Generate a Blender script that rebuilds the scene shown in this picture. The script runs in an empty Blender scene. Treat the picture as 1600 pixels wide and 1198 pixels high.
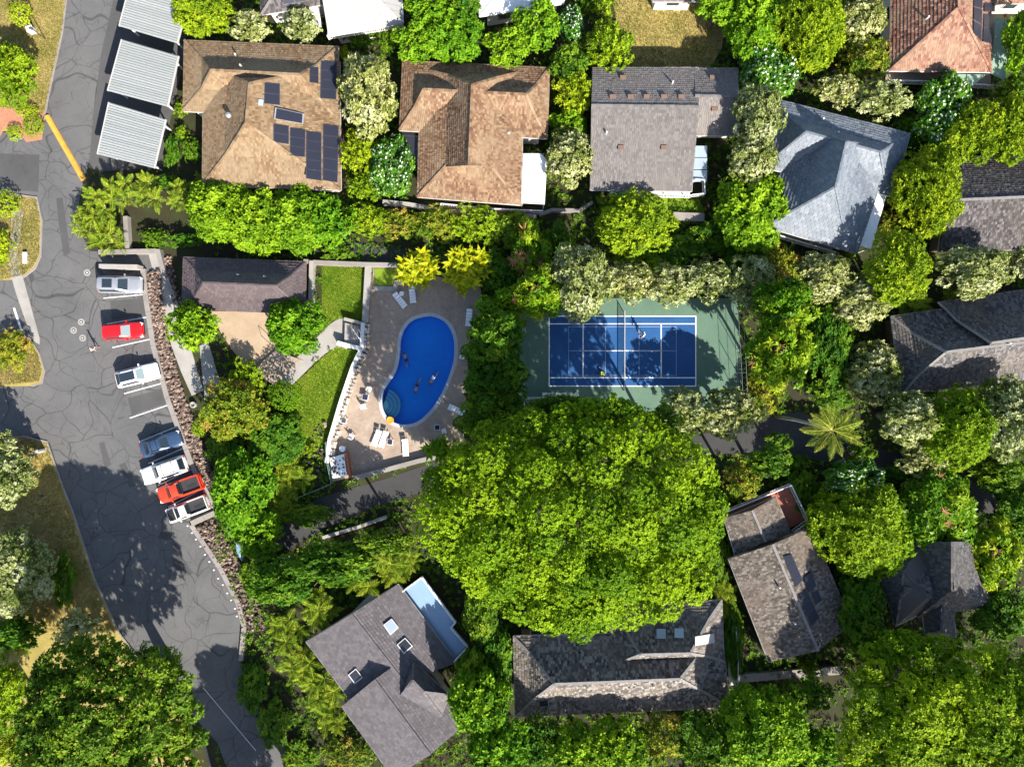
import bpy, bmesh, math, random
import numpy as np
from mathutils import Vector, Matrix, geometry
R_ = math.radians
random.seed(7); RNG = np.random.default_rng(11)
scene = bpy.context.scene
# ---------------------------------------------------------------- camera, sky, sun, exposure
H, F = 76.0, 1064.0                      # drone height in metres, focal length in photo pixels (14 px per metre at ground)
cam_d = bpy.data.cameras.new('camera'); cam = bpy.data.objects.new('camera', cam_d)
scene.collection.objects.link(cam); scene.camera = cam
cam.location = (0, 0, H); cam_d.sensor_width = 36; cam_d.lens = 36*F/1600; cam_d.clip_end = 900; cam_d.clip_start = .5
SUN_EL, SUN_X, SUN_Y = R_(35), .49, -.872
world = bpy.data.worlds.new('World'); scene.world = world; world.use_nodes = True
wn = world.node_tree.nodes; wl = world.node_tree.links
sky = wn.new('ShaderNodeTexSky'); sky.sky_type = 'NISHITA'; sky.sun_disc = False
sky.sun_elevation = SUN_EL; sky.sun_rotation = math.atan2(SUN_X, SUN_Y)
wl.new(sky.outputs[0], wn['Background'].inputs[0]); wn['Background'].inputs[1].default_value = .088
sd = bpy.data.lights.new('sun', 'SUN'); sd.energy = 4.6; sd.angle = R_(.5); sd.color = (1, .945, .86)
sun = bpy.data.objects.new('sun', sd); scene.collection.objects.link(sun)
sun.rotation_euler = Vector((-SUN_X*math.cos(SUN_EL), -SUN_Y*math.cos(SUN_EL), -math.sin(SUN_EL))).to_track_quat('-Z', 'Y').to_euler()
sun.location = (40, -70, 90)
scene.view_settings.view_transform = 'Standard'; scene.view_settings.look = 'None'
scene.view_settings.exposure = 1.45; scene.view_settings.gamma = 1
COL = scene.collection
# ---------------------------------------------------------------- helpers
def P(px, py, z=0.0):
    k = (H-z)/F
    return Vector(((px-800)*k, -(py-599)*k, z))
def PL(pts, z=0.0): return [P(x, y, z) for x, y in pts]
def tag(o, label=None, cat=None, group=None, kind=None):
    if label: o['label'] = label
    if cat: o['category'] = cat
    if group: o['group'] = group
    if kind: o['kind'] = kind
    return o
def thing(name, label, cat, loc=(0, 0, 0), rz=0, group=None):
    o = bpy.data.objects.new(name, None); COL.objects.link(o); o.empty_display_size = .3
    o.location = loc; o.rotation_euler = (0, 0, rz)
    return tag(o, label, cat, group)
def link(name, me, mat=None, parent=None):
    o = bpy.data.objects.new(name, me); COL.objects.link(o)
    if mat and not me.materials: me.materials.append(mat)
    if parent: o.parent = parent
    return o
class MB:
    def __init__(s): s.v = []; s.f = []; s.t = []
    def add(s, vs, fs, t=0.5):
        n = len(s.v); s.v += [tuple(v) for v in vs]
        for f in fs: s.f.append([i+n for i in f]); s.t.append(t)
        return s
    def hexa(s, b, t, tint=.5):          # 4 bottom + 4 top points (ccw from above)
        return s.add(list(b)+list(t), [(3, 2, 1, 0), (4, 5, 6, 7), (0, 1, 5, 4), (1, 2, 6, 5), (2, 3, 7, 6), (3, 0, 4, 7)], tint)
    def box(s, c, d, rz=0, tint=.5, rx=0, ry=0):
        m = Matrix.Translation(c) @ Matrix.Rotation(rz, 4, 'Z') @ Matrix.Rotation(ry, 4, 'Y') @ Matrix.Rotation(rx, 4, 'X')
        x, y, z = d[0]/2, d[1]/2, d[2]/2
        q = [(-x, -y), (x, -y), (x, y), (-x, y)]
        return s.hexa([m @ Vector((a, b, -z)) for a, b in q], [m @ Vector((a, b, z)) for a, b in q], tint)
    def bar(s, a, b, w, h=None, tint=.5):
        a = Vector(a); b = Vector(b); h = h or w
        d = (b-a).normalized(); up = Vector((0, 0, 1)) if abs(d.z) < .95 else Vector((1, 0, 0))
        sd_ = d.cross(up).normalized(); u2 = sd_.cross(d).normalized()
        o = [(-w/2, -h/2), (w/2, -h/2), (w/2, h/2), (-w/2, h/2)]
        A = [a+sd_*x+u2*y for x, y in o]; B = [b+sd_*x+u2*y for x, y in o]
        return s.add(A+B, [(0, 1, 2, 3), (7, 6, 5, 4), (0, 4, 5, 1), (1, 5, 6, 2), (2, 6, 7, 3), (3, 7, 4, 0)], tint)
    def tube(s, pts, rad, n=8, tint=.5, cap=True):
        pts = [Vector(p) for p in pts]; rad = rad if isinstance(rad, (list, tuple)) else [rad]*len(pts)
        vs = []
        for i, p in enumerate(pts):
            d = (pts[min(i+1, len(pts)-1)]-pts[max(i-1, 0)]).normalized()
            up = Vector((0, 0, 1)) if abs(d.z) < .9 else Vector((1, 0, 0))
            a = d.cross(up).normalized(); b = a.cross(d).normalized()
            for k in range(n):
                th = 2*math.pi*k/n; vs.append(p+(a*math.cos(th)+b*math.sin(th))*rad[i])
        fs = [(i*n+k, i*n+(k+1) % n, (i+1)*n+(k+1) % n, (i+1)*n+k) for i in range(len(pts)-1) for k in range(n)]
        if cap: fs += [tuple(range(n)), tuple(reversed(range((len(pts)-1)*n, len(pts)*n)))]
        return s.add(vs, fs, tint)
    def lathe(s, c, prof, n=16, tint=.5):
        c = Vector(c); vs = []
        for r, z in prof:
            for k in range(n): th = 2*math.pi*k/n; vs.append(c+Vector((r*math.cos(th), r*math.sin(th), z)))
        m = len(prof)
        fs = [(i*n+k, i*n+(k+1) % n, (i+1)*n+(k+1) % n, (i+1)*n+k) for i in range(m-1) for k in range(n)]
        fs += [tuple(reversed(range(n))), tuple(range((m-1)*n, m*n))]
        return s.add(vs, fs, tint)
    def slab(s, poly, z0, z1, tint=.5, holes=()):
        loops = [[Vector((p[0], p[1], z1)) for p in poly]]+[[Vector((p[0], p[1], z1)) for p in h] for h in holes]
        tris = geometry.tessellate_polygon(loops); flat = [v for l in loops for v in l]; n = len(flat)
        fs = []
        for t in tris:
            a, b, c = (flat[i] for i in t)
            fs.append(tuple(t) if (b-a).cross(c-a).z > 0 else tuple(reversed(t)))
        vs = flat
        if z0 is not None:
            vs = flat+[Vector((v.x, v.y, z0)) for v in flat]; k = 0
            for l in loops:
                m = len(l); fs += [(k+i, k+(i+1) % m, n+k+(i+1) % m, n+k+i) for i in range(m)]; k += m
        return s.add(vs, fs, tint)
    def wall(s, pts, w, z0, z1, tint=.5):     # thick wall along a polyline, mitred
        pts = [Vector((p[0], p[1], 0)) for p in pts]; L = []; Rr = []
        for i, p in enumerate(pts):
            d0 = (p-pts[i-1]).normalized() if i else None; d1 = (pts[i+1]-p).normalized() if i < len(pts)-1 else None
            d = ((d0 or d1)+(d1 or d0)).normalized(); nrm = Vector((-d.y, d.x, 0))
            k = 1/max(.5, nrm.dot(Vector((-(d0 or d1).y, (d0 or d1).x, 0))))
            L.append(p+nrm*w/2*k); Rr.append(p-nrm*w/2*k)
        return s.slab(L+Rr[::-1], z0, z1, tint)
    def build(s, name, mat, parent=None, smooth=False, fix=True):
        off = Vector(parent.matrix_world.translation) if False else Vector((0, 0, 0))
        if parent is not None:
            o_ = parent; off = Vector((0, 0, 0))
            while o_ is not None: off += o_.location; o_ = o_.parent
            if getattr(s, 'local', False): off = Vector((0, 0, 0))
        me = bpy.data.meshes.new(name)
        me.from_pydata([(v[0]-off.x, v[1]-off.y, v[2]-off.z) for v in s.v], [], s.f)
        at = me.attributes.new('tint', 'FLOAT', 'FACE'); at.data.foreach_set('value', s.t)
        if fix:
            bm = bmesh.new(); bm.from_mesh(me); bmesh.ops.recalc_face_normals(bm, faces=bm.faces); bm.to_mesh(me); bm.free()
        if smooth: me.polygons.foreach_set('use_smooth', [True]*len(me.polygons))
        return link(name, me, mat, parent)
def LMB():
    m = MB(); m.local = True; return m
def copy_tree(o, parent=None):
    c = o.copy(); COL.objects.link(c); c.parent = parent
    for ch in list(o.children): copy_tree(ch, c)
    return c
def smooth_poly(pts, it=2):
    pts = [Vector((p[0], p[1])) for p in pts]
    for _ in range(it):
        q = []
        for i, p in enumerate(pts):
            n = pts[(i+1) % len(pts)]; q += [p*.75+n*.25, p*.25+n*.75]
        pts = q
    return [(p.x, p.y) for p in pts]
# ---------------------------------------------------------------- materials
def newmat(name):
    m = bpy.data.materials.new(name); m.use_nodes = True
    nt = m.node_tree; return m, nt.nodes, nt.links, nt.nodes['Principled BSDF']
def ramp(n, stops):
    r = n.new('ShaderNodeValToRGB'); e = r.color_ramp.elements
    while len(e) < len(stops): e.new(.5)
    for i, (p, c) in enumerate(stops): e[i].position = p; e[i].color = (*c, 1)
    return r
def noise(n, l, scale, detail=4, vec=None, rough=.6):
    t = n.new('ShaderNodeTexNoise'); t.inputs['Scale'].default_value = scale; t.inputs['Detail'].default_value = detail
    t.inputs['Roughness'].default_value = rough
    if vec: l.new(vec, t.inputs['Vector'])
    return t
def objpos(n, l):
    g = n.new('ShaderNodeNewGeometry'); return g.outputs['Position']
def bump(n, l, src, bs, strength=.4, dist=.05):
    b = n.new('ShaderNodeBump'); b.inputs['Strength'].default_value = strength; b.inputs['Distance'].default_value = dist
    l.new(src, b.inputs['Height']); l.new(b.outputs[0], bs.inputs['Normal'])
def mixc(n, l, fac, a, b, mode='MIX'):
    m = n.new('ShaderNodeMix'); m.data_type = 'RGBA'; m.blend_type = mode
    for s, v in ((m.inputs[0], fac), (m.inputs[6], a), (m.inputs[7], b)):
        if isinstance(v, (int, float)): s.default_value = v
        elif isinstance(v, tuple): s.default_value = (*v, 1)
        else: l.new(v, s)
    return m.outputs[2]
def plain(name, c, rough=.6, metal=0, var=.12, scale=3, spec=.4, coat=0):
    m, n, l, b = newmat(name)
    t = noise(n, l, scale, 5, objpos(n, l))
    r = ramp(n, [(.25, tuple(x*(1-var) for x in c)), (.75, tuple(min(1, x*(1+var)) for x in c))])
    l.new(t.outputs[0], r.inputs[0]); l.new(r.outputs[0], b.inputs['Base Color'])
    b.inputs['Roughness'].default_value = rough; b.inputs['Metallic'].default_value = metal
    b.inputs['Specular IOR Level'].default_value = spec; b.inputs['Coat Weight'].default_value = coat
    b.inputs['Coat Roughness'].default_value = .08
    return m
def ground_mat(name, stops, s1=.25, s2=6, rough=.9, bs=.5, bd=.06):
    m, n, l, b = newmat(name); pos = objpos(n, l)
    t1 = noise(n, l, s1, 6, pos, .65); t2 = noise(n, l, s2, 6, pos, .75)
    mx = n.new('ShaderNodeMath'); mx.operation = 'MULTIPLY_ADD'; l.new(t2.outputs[0], mx.inputs[0]); mx.inputs[1].default_value = .55
    ad = n.new('ShaderNodeMath'); ad.operation = 'MULTIPLY_ADD'; l.new(t1.outputs[0], ad.inputs[0]); ad.inputs[1].default_value = .9; ad.inputs[2].default_value = -.22
    l.new(ad.outputs[0], mx.inputs[2])
    r = ramp(n, stops); l.new(mx.outputs[0], r.inputs[0]); l.new(r.outputs[0], b.inputs['Base Color'])
    b.inputs['Roughness'].default_value = rough; b.inputs['Specular IOR Level'].default_value = .2
    bump(n, l, t2.outputs[0], b, bs, bd); return m
def asphalt_mat(name, base=.112, cracks=True):
    m, n, l, b = newmat(name); pos = objpos(n, l)
    t1 = noise(n, l, .18, 5, pos); t2 = noise(n, l, 14, 4, pos, .8); t3 = noise(n, l, 1.1, 4, pos)
    r = ramp(n, [(.3, (base*.86, base*.85, base*.85)), (.7, (base*1.14, base*1.11, base*1.08))]); l.new(t1.outputs[0], r.inputs[0])
    r2 = ramp(n, [(.3, (.8, .8, .8)), (.7, (1.15, 1.15, 1.15))]); l.new(t2.outputs[0], r2.inputs[0])
    c = mixc(n, l, 1.0, r.outputs[0], r2.outputs[0], 'MULTIPLY')
    if cracks:
        nz = noise(n, l, .16, 1.5, pos); vm = n.new('ShaderNodeVectorMath'); vm.operation = 'MULTIPLY_ADD'; l.new(nz.outputs[1], vm.inputs[0]); vm.inputs[1].default_value = (7, 7, 0); l.new(pos, vm.inputs[2]); d = vm.outputs[0]
        for sc, w, am in ((.27, .0075, .40), (.47, .0075, .32)):
            v = n.new('ShaderNodeTexVoronoi'); v.feature = 'DISTANCE_TO_EDGE'; v.inputs['Scale'].default_value = sc; l.new(d, v.inputs['Vector'])
            rr = ramp(n, [(w, (1-am,)*3), (w*2.1, (1, 1, 1))]); l.new(v.outputs['Distance'], rr.inputs[0])
            gate = ramp(n, [(.4, (1, 1, 1)), (.5, (0, 0, 0))]); l.new(t3.outputs[0], gate.inputs[0])
            k = rr.outputs[0] if sc < .4 else mixc(n, l, gate.outputs[0], rr.outputs[0], (1, 1, 1))
            c = mixc(n, l, 1.0, c, k, 'MULTIPLY')
    t5 = noise(n, l, .5, 6, pos, .75); r5 = ramp(n, [(.30, (.72, .72, .73)), (.42, (.95, .95, .95)), (.6, (1, 1, 1)), (.72, (1.12, 1.11, 1.09))]); l.new(t5.outputs[0], r5.inputs[0]); c = mixc(n, l, 1.0, c, r5.outputs[0], 'MULTIPLY')
    l.new(c, b.inputs['Base Color']); b.inputs['Roughness'].default_value = .92; b.inputs['Specular IOR Level'].default_value = .2
    bump(n, l, t2.outputs[0], b, .35, .02); return m
def tint_mat(name, stops, rough=.7, patch=None, spec=.3, metal=0, psc=.35):
    m, n, l, b = newmat(name); pos = objpos(n, l)
    a = n.new('ShaderNodeAttribute'); a.attribute_name = 'tint'
    r = ramp(n, stops); l.new(a.outputs['Fac'], r.inputs[0]); c = r.outputs[0]
    t = noise(n, l, 9, 3, pos); g = ramp(n, [(.3, (.82,)*3), (.7, (1.15,)*3)]); l.new(t.outputs[0], g.inputs[0])
    c = mixc(n, l, 1.0, c, g.outputs[0], 'MULTIPLY')
    if patch:
        t2 = noise(n, l, psc, 5, pos, .7); g2 = ramp(n, [(.45, (0, 0, 0)), (.62, (1, 1, 1))]); l.new(t2.outputs[0], g2.inputs[0])
        mm = n.new('ShaderNodeMath'); mm.operation = 'MULTIPLY'; l.new(g2.outputs[0], mm.inputs[0]); mm.inputs[1].default_value = .6
        c = mixc(n, l, mm.outputs[0], c, patch)
    l.new(c, b.inputs['Base Color']); b.inputs['Roughness'].default_value = rough; b.inputs['Specular IOR Level'].default_value = spec
    b.inputs['Metallic'].default_value = metal; return m
def leaf_mat(name, stops, trans=.2, rough=.6):
    m, n, l, b = newmat(name)
    a = n.new('ShaderNodeAttribute'); a.attribute_name = 'tint'
    r = ramp(n, stops); l.new(a.outputs['Fac'], r.inputs[0])
    oi = n.new('ShaderNodeObjectInfo'); hs = n.new('ShaderNodeHueSaturation')
    mp = n.new('ShaderNodeMapRange'); l.new(oi.outputs['Random'], mp.inputs[0]); mp.inputs[3].default_value = .482; mp.inputs[4].default_value = .512
    mv = n.new('ShaderNodeMapRange'); l.new(oi.outputs['Random'], mv.inputs[0]); mv.inputs[3].default_value = 1.12; mv.inputs[4].default_value = .86
    l.new(mp.outputs[0], hs.inputs['Hue']); l.new(mv.outputs[0], hs.inputs['Value']); l.new(r.outputs[0], hs.inputs['Color'])
    l.new(hs.outputs[0], b.inputs['Base Color']); b.inputs['Roughness'].default_value = rough; b.inputs['Specular IOR Level'].default_value = .1
    tr = n.new('ShaderNodeBsdfTranslucent'); l.new(hs.outputs[0], tr.inputs[0])
    mx = n.new('ShaderNodeMixShader'); mx.inputs[0].default_value = trans
    l.new(b.outputs[0], mx.inputs[1]); l.new(tr.outputs[0], mx.inputs[2]); l.new(mx.outputs[0], n['Material Output'].inputs[0])
    return m
def glassy(name, c, rough=.08):
    return plain(name, c, rough, 0, .05, 1, .8)
M = {
 'soil': ground_mat('soil', [(.2, (.012, .011, .007)), (.42, (.032, .026, .014)), (.6, (.032, .042, .012)), (.8, (.075, .06, .032))], .3, 5),
 'lawn': ground_mat('lawn', [(.2, (.085, .16, .010)), (.5, (.15, .225, .014)), (.8, (.25, .29, .03))], .35, 7),
 'dry': ground_mat('dry_grass', [(.2, (.17, .15, .035)), (.5, (.30, .235, .07)), (.8, (.40, .30, .12))], .25, 6),
 'asphalt': asphalt_mat('asphalt'), 'asphalt_shade': asphalt_mat('shade_toned_asphalt', .05, False),  # dark lane asphalt, darkened further to stand for deep tree shade
 'patch': asphalt_mat('asphalt_patch', .076, False),
 'concrete': ground_mat('concrete', [(.2, (.20, .185, .165)), (.5, (.29, .27, .245)), (.8, (.36, .34, .31))], .4, 9, .85, .25, .01),
 'kerb': ground_mat('kerb_concrete', [(.2, (.17, .15, .135)), (.8, (.30, .27, .25))], .6, 9, .85, .25, .01),
 'deck': ground_mat('stamped_concrete', [(.2, (.21, .15, .11)), (.5, (.30, .23, .175)), (.8, (.40, .325, .255))], .5, 4, .8, .4, .02),
 'patio': ground_mat('flagstone_patio', [(.2, (.28, .20, .13)), (.8, (.42, .32, .22))], .5, 5, .85, .4, .02),
 'court_green': ground_mat('court_green', [(.2, (.065, .125, .088)), (.8, (.12, .19, .135))], .25, 5, .7, .1, .005),
 'court_blue': ground_mat('court_blue', [(.2, (.010, .055, .17)), (.8, (.028, .105, .26))], .22, 4, .55, .1, .005),
 'line': plain('white_paint', (.78, .78, .76), .7, 0, .08, 6), 'thin_line': plain('faded_line', (.22, .30, .46), .7, 0, .1, 6),
 'stall': plain('stall_paint', (.62, .62, .60), .7, 0, .2, 5),
 'white': plain('white_paint_wood', (.62, .61, .58), .55), 'caps': plain('grey_ridge_cap', (.20, .185, .175), .8, 0, .25, 4), 'whiter': plain('white_membrane', (.82, .82, .80), .5, 0, .05),
 'cream': plain('cream_wall', (.60, .54, .44), .7), 'greywall': plain('grey_wall', (.34, .34, .34), .7), 'brownwall': plain('brown_wall', (.16, .10, .07), .7),
 'stonewall': tint_mat('wall_stone', [(0, (.26, .22, .18)), (1, (.58, .52, .45))], .85), 'trim': plain('grey_trim', (.42, .40, .38), .6),
 'glass': glassy('window_glass', (.03, .04, .05)), 'sky_glass': glassy('skylight_glass', (.30, .36, .42), .15),
 'darkglass': glassy('dark_skylight', (.025, .025, .03)), 'solar': plain('solar_panel', (.018, .020, .032), .45, 0, .06, 1, .3),
 'solarframe': plain('solar_frame', (.06, .065, .085), .5, .2), 'metal': plain('galvanised', (.5, .5, .5), .4, .7), 'darkmetal': plain('dark_metal', (.05, .05, .055), .45, .4),
 'carport': tint_mat('carport_steel', [(0, (.25, .265, .255)), (1, (.39, .40, .38))], .45, None, .4, .1), 'greenmetal': plain('green_roof_metal', (.24, .34, .25), .45),
 'greyroof': plain('grey_metal_roof', (.32, .31, .295), .45, .1, .06), 'orange': plain('yellow_paint', (.58, .30, .045), .7, 0, .25, 2),
 'reddeck': plain('red_deck', (.27, .08, .045), .6, 0, .2, 2), 'shadeblue': plain('shade_toned_blue_deck', (.20, .30, .42), .45, 0, .08, .5),  # roof deck blue is lowered so the colour holds the big tree's shade
 'brick': plain('red_brick', (.34, .11, .06), .8, 0, .25, 5), 'bark': plain('bark', (.13, .10, .075), .9, 0, .3, 6), 'palebark': plain('pale_bark', (.30, .28, .25), .9, 0, .2, 5),
 'rock': tint_mat('lava_rock', [(0, (.05, .036, .03)), (.5, (.15, .105, .082)), (1, (.30, .22, .17))], .95), 'wood': plain('weathered_wood', (.30, .24, .185), .8, 0, .2, 3),
 'tyre': plain('tyre', (.02, .02, .02), .85), 'rim': plain('rim', (.5, .5, .52), .3, .8), 'carglass': glassy('car_glass', (.02, .03, .04), .05),
 'palecarglass': glassy('pale_windscreen', (.20, .26, .27), .08), 'black': plain('black_plastic', (.02, .02, .022), .5), 'bed': plain('bed_liner', (.03, .03, .033), .6),
 'headlamp': plain('headlamp', (.75, .77, .8), .15), 'taillamp': plain('taillamp', (.35, .015, .012), .25), 'navy': plain('navy_cloth', (.012, .014, .05), .8),
 'plastic': plain('white_resin', (.72, .73, .74), .45, 0, .05), 'pink': plain('pink_towel', (.66, .50, .50), .8), 'floatorange': plain('orange_float', (.75, .27, .02), .5),
 'skin': plain('skin', (.36, .20, .13), .55, 0, .06), 'hair': plain('dark_hair', (.02, .015, .012), .6), 'whitecloth': plain('white_cloth', (.78, .79, .82), .8), 'darkcloth': plain('dark_cloth', (.03, .03, .06), .8),
 'yellow': plain('yellow_balls', (.52, .56, .05), .7), 'poolpaint': ground_mat('pool_plaster', [(.2, (.01, .28, .82)), (.8, (.02, .40, .92))], .3, 1.5, .6, .1, .01),
 'pooltile': plain('pool_edge_tile', (.30, .45, .62), .35), 'coping': ground_mat('pool_coping', [(.2, (.30, .31, .33)), (.8, (.44, .44, .44))], .6, 9, .8, .2, .01),
 'greenfence': plain('green_rail', (.16, .30, .24), .5), 'chain': plain('fence_steel', (.30, .33, .31), .5, .5), 'pavers': plain('terracotta_pavers', (.36, .16, .09), .8, 0, .2, 4),
 'blade': leaf_mat('grass_blade', [(0, (.09, .18, .010)), (.6, (.17, .27, .016)), (1, (.30, .35, .04))], .2, .6),
 'dryblade': leaf_mat('dry_blade', [(0, (.16, .17, .03)), (.6, (.32, .26, .08)), (1, (.46, .36, .16))], .2, .6),
}
m, n, l, b = newmat('pool_water')
tr = n.new('ShaderNodeBsdfTransparent'); tr.inputs[0].default_value = (.55, .92, 1, 1)
gl = n.new('ShaderNodeBsdfGlossy'); gl.inputs['Roughness'].default_value = .06
fr = n.new('ShaderNodeFresnel'); fr.inputs[0].default_value = 1.33; mx = n.new('ShaderNodeMixShader')
bp = n.new('ShaderNodeBump'); bp.inputs['Strength'].default_value = .35; bp.inputs['Distance'].default_value = .08
l.new(noise(n, l, 1.4, 3, objpos(n, l)).outputs[0], bp.inputs['Height']); l.new(bp.outputs[0], gl.inputs['Normal'])
l.new(fr.outputs[0], mx.inputs[0]); l.new(tr.outputs[0], mx.inputs[1]); l.new(gl.outputs[0], mx.inputs[2]); l.new(mx.outputs[0], n['Material Output'].inputs[0])
M['water'] = m
# ---------------------------------------------------------------- ground, road, lawns, pool deck, court
EXCL = []            # image-plan polygons (world) kept free of ground cover
def sheet(name, pts, z0, z1, mat, smooth=0, holes=(), excl=True, kind='structure'):
    pp = smooth_poly(pts, smooth) if smooth else pts
    w = PL(pp); hs = [PL(h) for h in holes]
    o = MB().slab(w, z0, z1, holes=hs).build(name, mat); tag(o, kind=kind)
    if excl: EXCL.append([(v.x, v.y) for v in w])
    return o
pool = [(666.8,494),(644,500),(632,514),(626,532),(626,550),(622,573),(617,585.5),(605,602),(597.7,614),(597,631),(600.7,644),(608,655),(620,662),(635,663.7),(653,659),(667,647),(680,632),(689,617),(698,597.6),(706,575),(709.6,560),(710.4,535),(706,517),(695,502),(680,495)]
POOL = smooth_poly(pool, 2)
def offset_poly(poly, d):
    n = len(poly); out = []
    for i in range(n):
        a = Vector(poly[i-1]); b = Vector(poly[(i+1) % n]); t = (b-a).normalized()
        out.append((poly[i][0]-t.y*d, poly[i][1]+t.x*d))
    return out
area = sum(POOL[i-1][0]*POOL[i][1]-POOL[i][0]*POOL[i-1][1] for i in range(len(POOL)))
sgn = -1 if area > 0 else 1
COPE = offset_poly(POOL, 5.5*sgn)
g = MB().slab([(-260, -260), (260, -260), (260, 260), (-260, 260)], None, 0, holes=[PL(POOL)]).build('ground', M['soil']); tag(g, kind='structure')
ROAD = [(104,-40),(182,-40),(180,0),(172,45),(160,85),(150,140),(146,180),(140,250),(130,285),(118,345),(140,392),(168,394),(250,394),(229,462),(241,540),(263,622),(302,728),(338,795),(301,817),(345,885),(373,940),(382,975),(376,1030),(380,1050),(402,1108),(470,1198),(500,1240),(370,1240),(340,1160),(250,1060),(190,990),(160,930),(140,880),(115,800),(100,760),(78,692),(60,683),(-80,684),(-80,205),(62,208),(72,182),(76,150),(86,105),(98,50)]
sheet('road', ROAD, None, .02, M['asphalt'])
for nm, pts in (('asphalt_patch', [(88,310),(98,309),(103,345),(110,395),(100,402),(92,350)]), ('asphalt_patch', [(155,692),(163,690),(174,726),(164,732)]),
                ('asphalt_patch', [(186,726),(196,722),(212,758),(203,762)]), ('asphalt_patch', [(0,240),(62,242),(60,300),(0,296)]), ('asphalt_patch', [(172,470),(224,466),(227,492),(176,500)]), ('asphalt_patch', [(200,622),(258,606),(264,628),(206,648)])):
    sheet(nm, pts, None, .0245, M['patch'], excl=False)
CP = [(182,-20),(300,-40),(287,100),(266,190),(252,262),(160,268),(139,262),(146,180),(158,85)]
sheet('carport_pavement', CP, None, .028, M['patch'])
for nm, pts, mt in (('lawn', [(-80,-60),(104,-60),(104,0),(98,50),(86,105),(76,150),(70,184),(60,205),(-80,205)], 'dry'),
                    ('verge', [(-80,306),(15,303),(58,309),(66,345),(64,400),(55,420),(38,433),(22,437),(-80,441)], 'dry'),
                    ('verge', [(-80,518),(30,518),(48,530),(62,552),(70,578),(66,598),(50,603),(-80,606)], 'dry'),
                    ('verge', [(-80,684),(36,681),(74,690),(99,760),(115,800),(149,905),(185,985),(240,1060),(320,1160),(340,1240),(-80,1240)], 'dry')):
    sheet(nm, pts, 0, .11, M[mt], excl=(nm == 'lawn'))
    w = MB().wall(PL([p for p in pts if p[0] > -20]), .16, 0, .125).build('kerb', M['kerb']); tag(w, kind='structure')
sheet('pavement', [(8,198),(28,205),(42,222),(66,218),(70,180),(62,168),(40,172),(0,170),(-80,170),(-80,215),(0,214)], 0, .125, M['pavers'])
# concrete swale beside the road
sw = [(20,328),(40,330),(34,345),(33,372),(29,395),(34,425),(38,437),(52,488),(66,540),(52,532),(30,470),(20,438),(14,408),(18,372)]
sheet('drain_swale', sw, .0, .13, M['concrete'], 1)
sheet('backyard_lawn', [(950,-40),(1120,-40),(1132,40),(1128,75),(1110,106),(980,106),(968,60)], None, .012, M['dry'])
LAWN1 = [(503,416),(572,417),(570,503),(541,497),(520,500),(503,522)]
LAWN2 = [(452,612),(462,598),(482,580),(505,558),(525,541),(540,545),(560,548),(548,590),(530,640),(512,688),(500,700),(470,690),(450,655)]
sheet('lawn', LAWN1, None, .014, M['lawn']); sheet('lawn', LAWN2, None, .014, M['lawn'])
sheet('lawn', [(930,306),(1090,306),(1100,330),(1092,350),(940,335)], None, .01, M['lawn'], excl=False)
DECK = [(580,452),(584,418),(628,420),(750,446),(756,480),(735,520),(730,600),(724,690),(700,706),(655,715),(553,744),(520,752),(515,722),(520,688),(556,575),(574,545),(577,505)]
o = sheet('pool_deck', DECK, 0, .12, M['deck'], holes=[COPE]); 
o = MB().slab(PL(COPE), -.1, .128, holes=[PL(POOL)]).build('pool_coping', M['coping']); tag(o, kind='structure')
# pool basin with real depth, entry steps and the water sheet
pw = PL(POOL); mb = MB(); n = len(pw)
mb.add([Vector((p.x, p.y, .1)) for p in pw]+[Vector((p.x, p.y, -.22)) for p in pw], [(i, (i+1) % n, n+(i+1) % n, n+i) for i in range(n)])
bt = thing('swimming_pool', 'blue kidney shaped swimming pool with curved white entry steps', 'pool', P(655, 580, -1.7))
mb.build('edge_tile', M['pooltile'], bt)
mb = MB(); mb.add([Vector((p.x, p.y, -.22)) for p in pw]+[Vector((p.x, p.y, -1.7)) for p in pw], [(i, (i+1) % n, n+(i+1) % n, n+i) for i in range(n)])
mb.slab([(p.x, p.y) for p in pw], None, -1.7).build('basin', M['poolpaint'], bt)
sc = P(599, 633)
for k, r in enumerate((.55, .95, 1.35, 1.75)):
    def inpool(q): 
        c = False
        for i in range(n):
            a, b_ = pw[i-1], pw[i]
            if (a.y > q[1]) != (b_.y > q[1]) and q[0] < (b_.x-a.x)*(q[1]-a.y)/(b_.y-a.y)+a.x: c = not c
        return c
    arc = [(sc.x+r*math.cos(t), sc.y+r*math.sin(t)) for t in [R_(a) for a in range(-75, 80, 6)]]
    arc = [q for q in arc if inpool(q)]
    mb = MB().slab([(sc.x-.1, sc.y-.1)]+arc, -1.68, -.16-.2*k); st = mb.build('entry_step', M['pooltile'] if k else M['white'], bt)
    MB().tube([(x, y, -.14-.2*k) for x, y in arc], .07, 6).build('step_nosing', M['white'], st)
MB().slab([(p.x, p.y) for p in pw], None, -.06).build('water', M['water'], bt)
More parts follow.
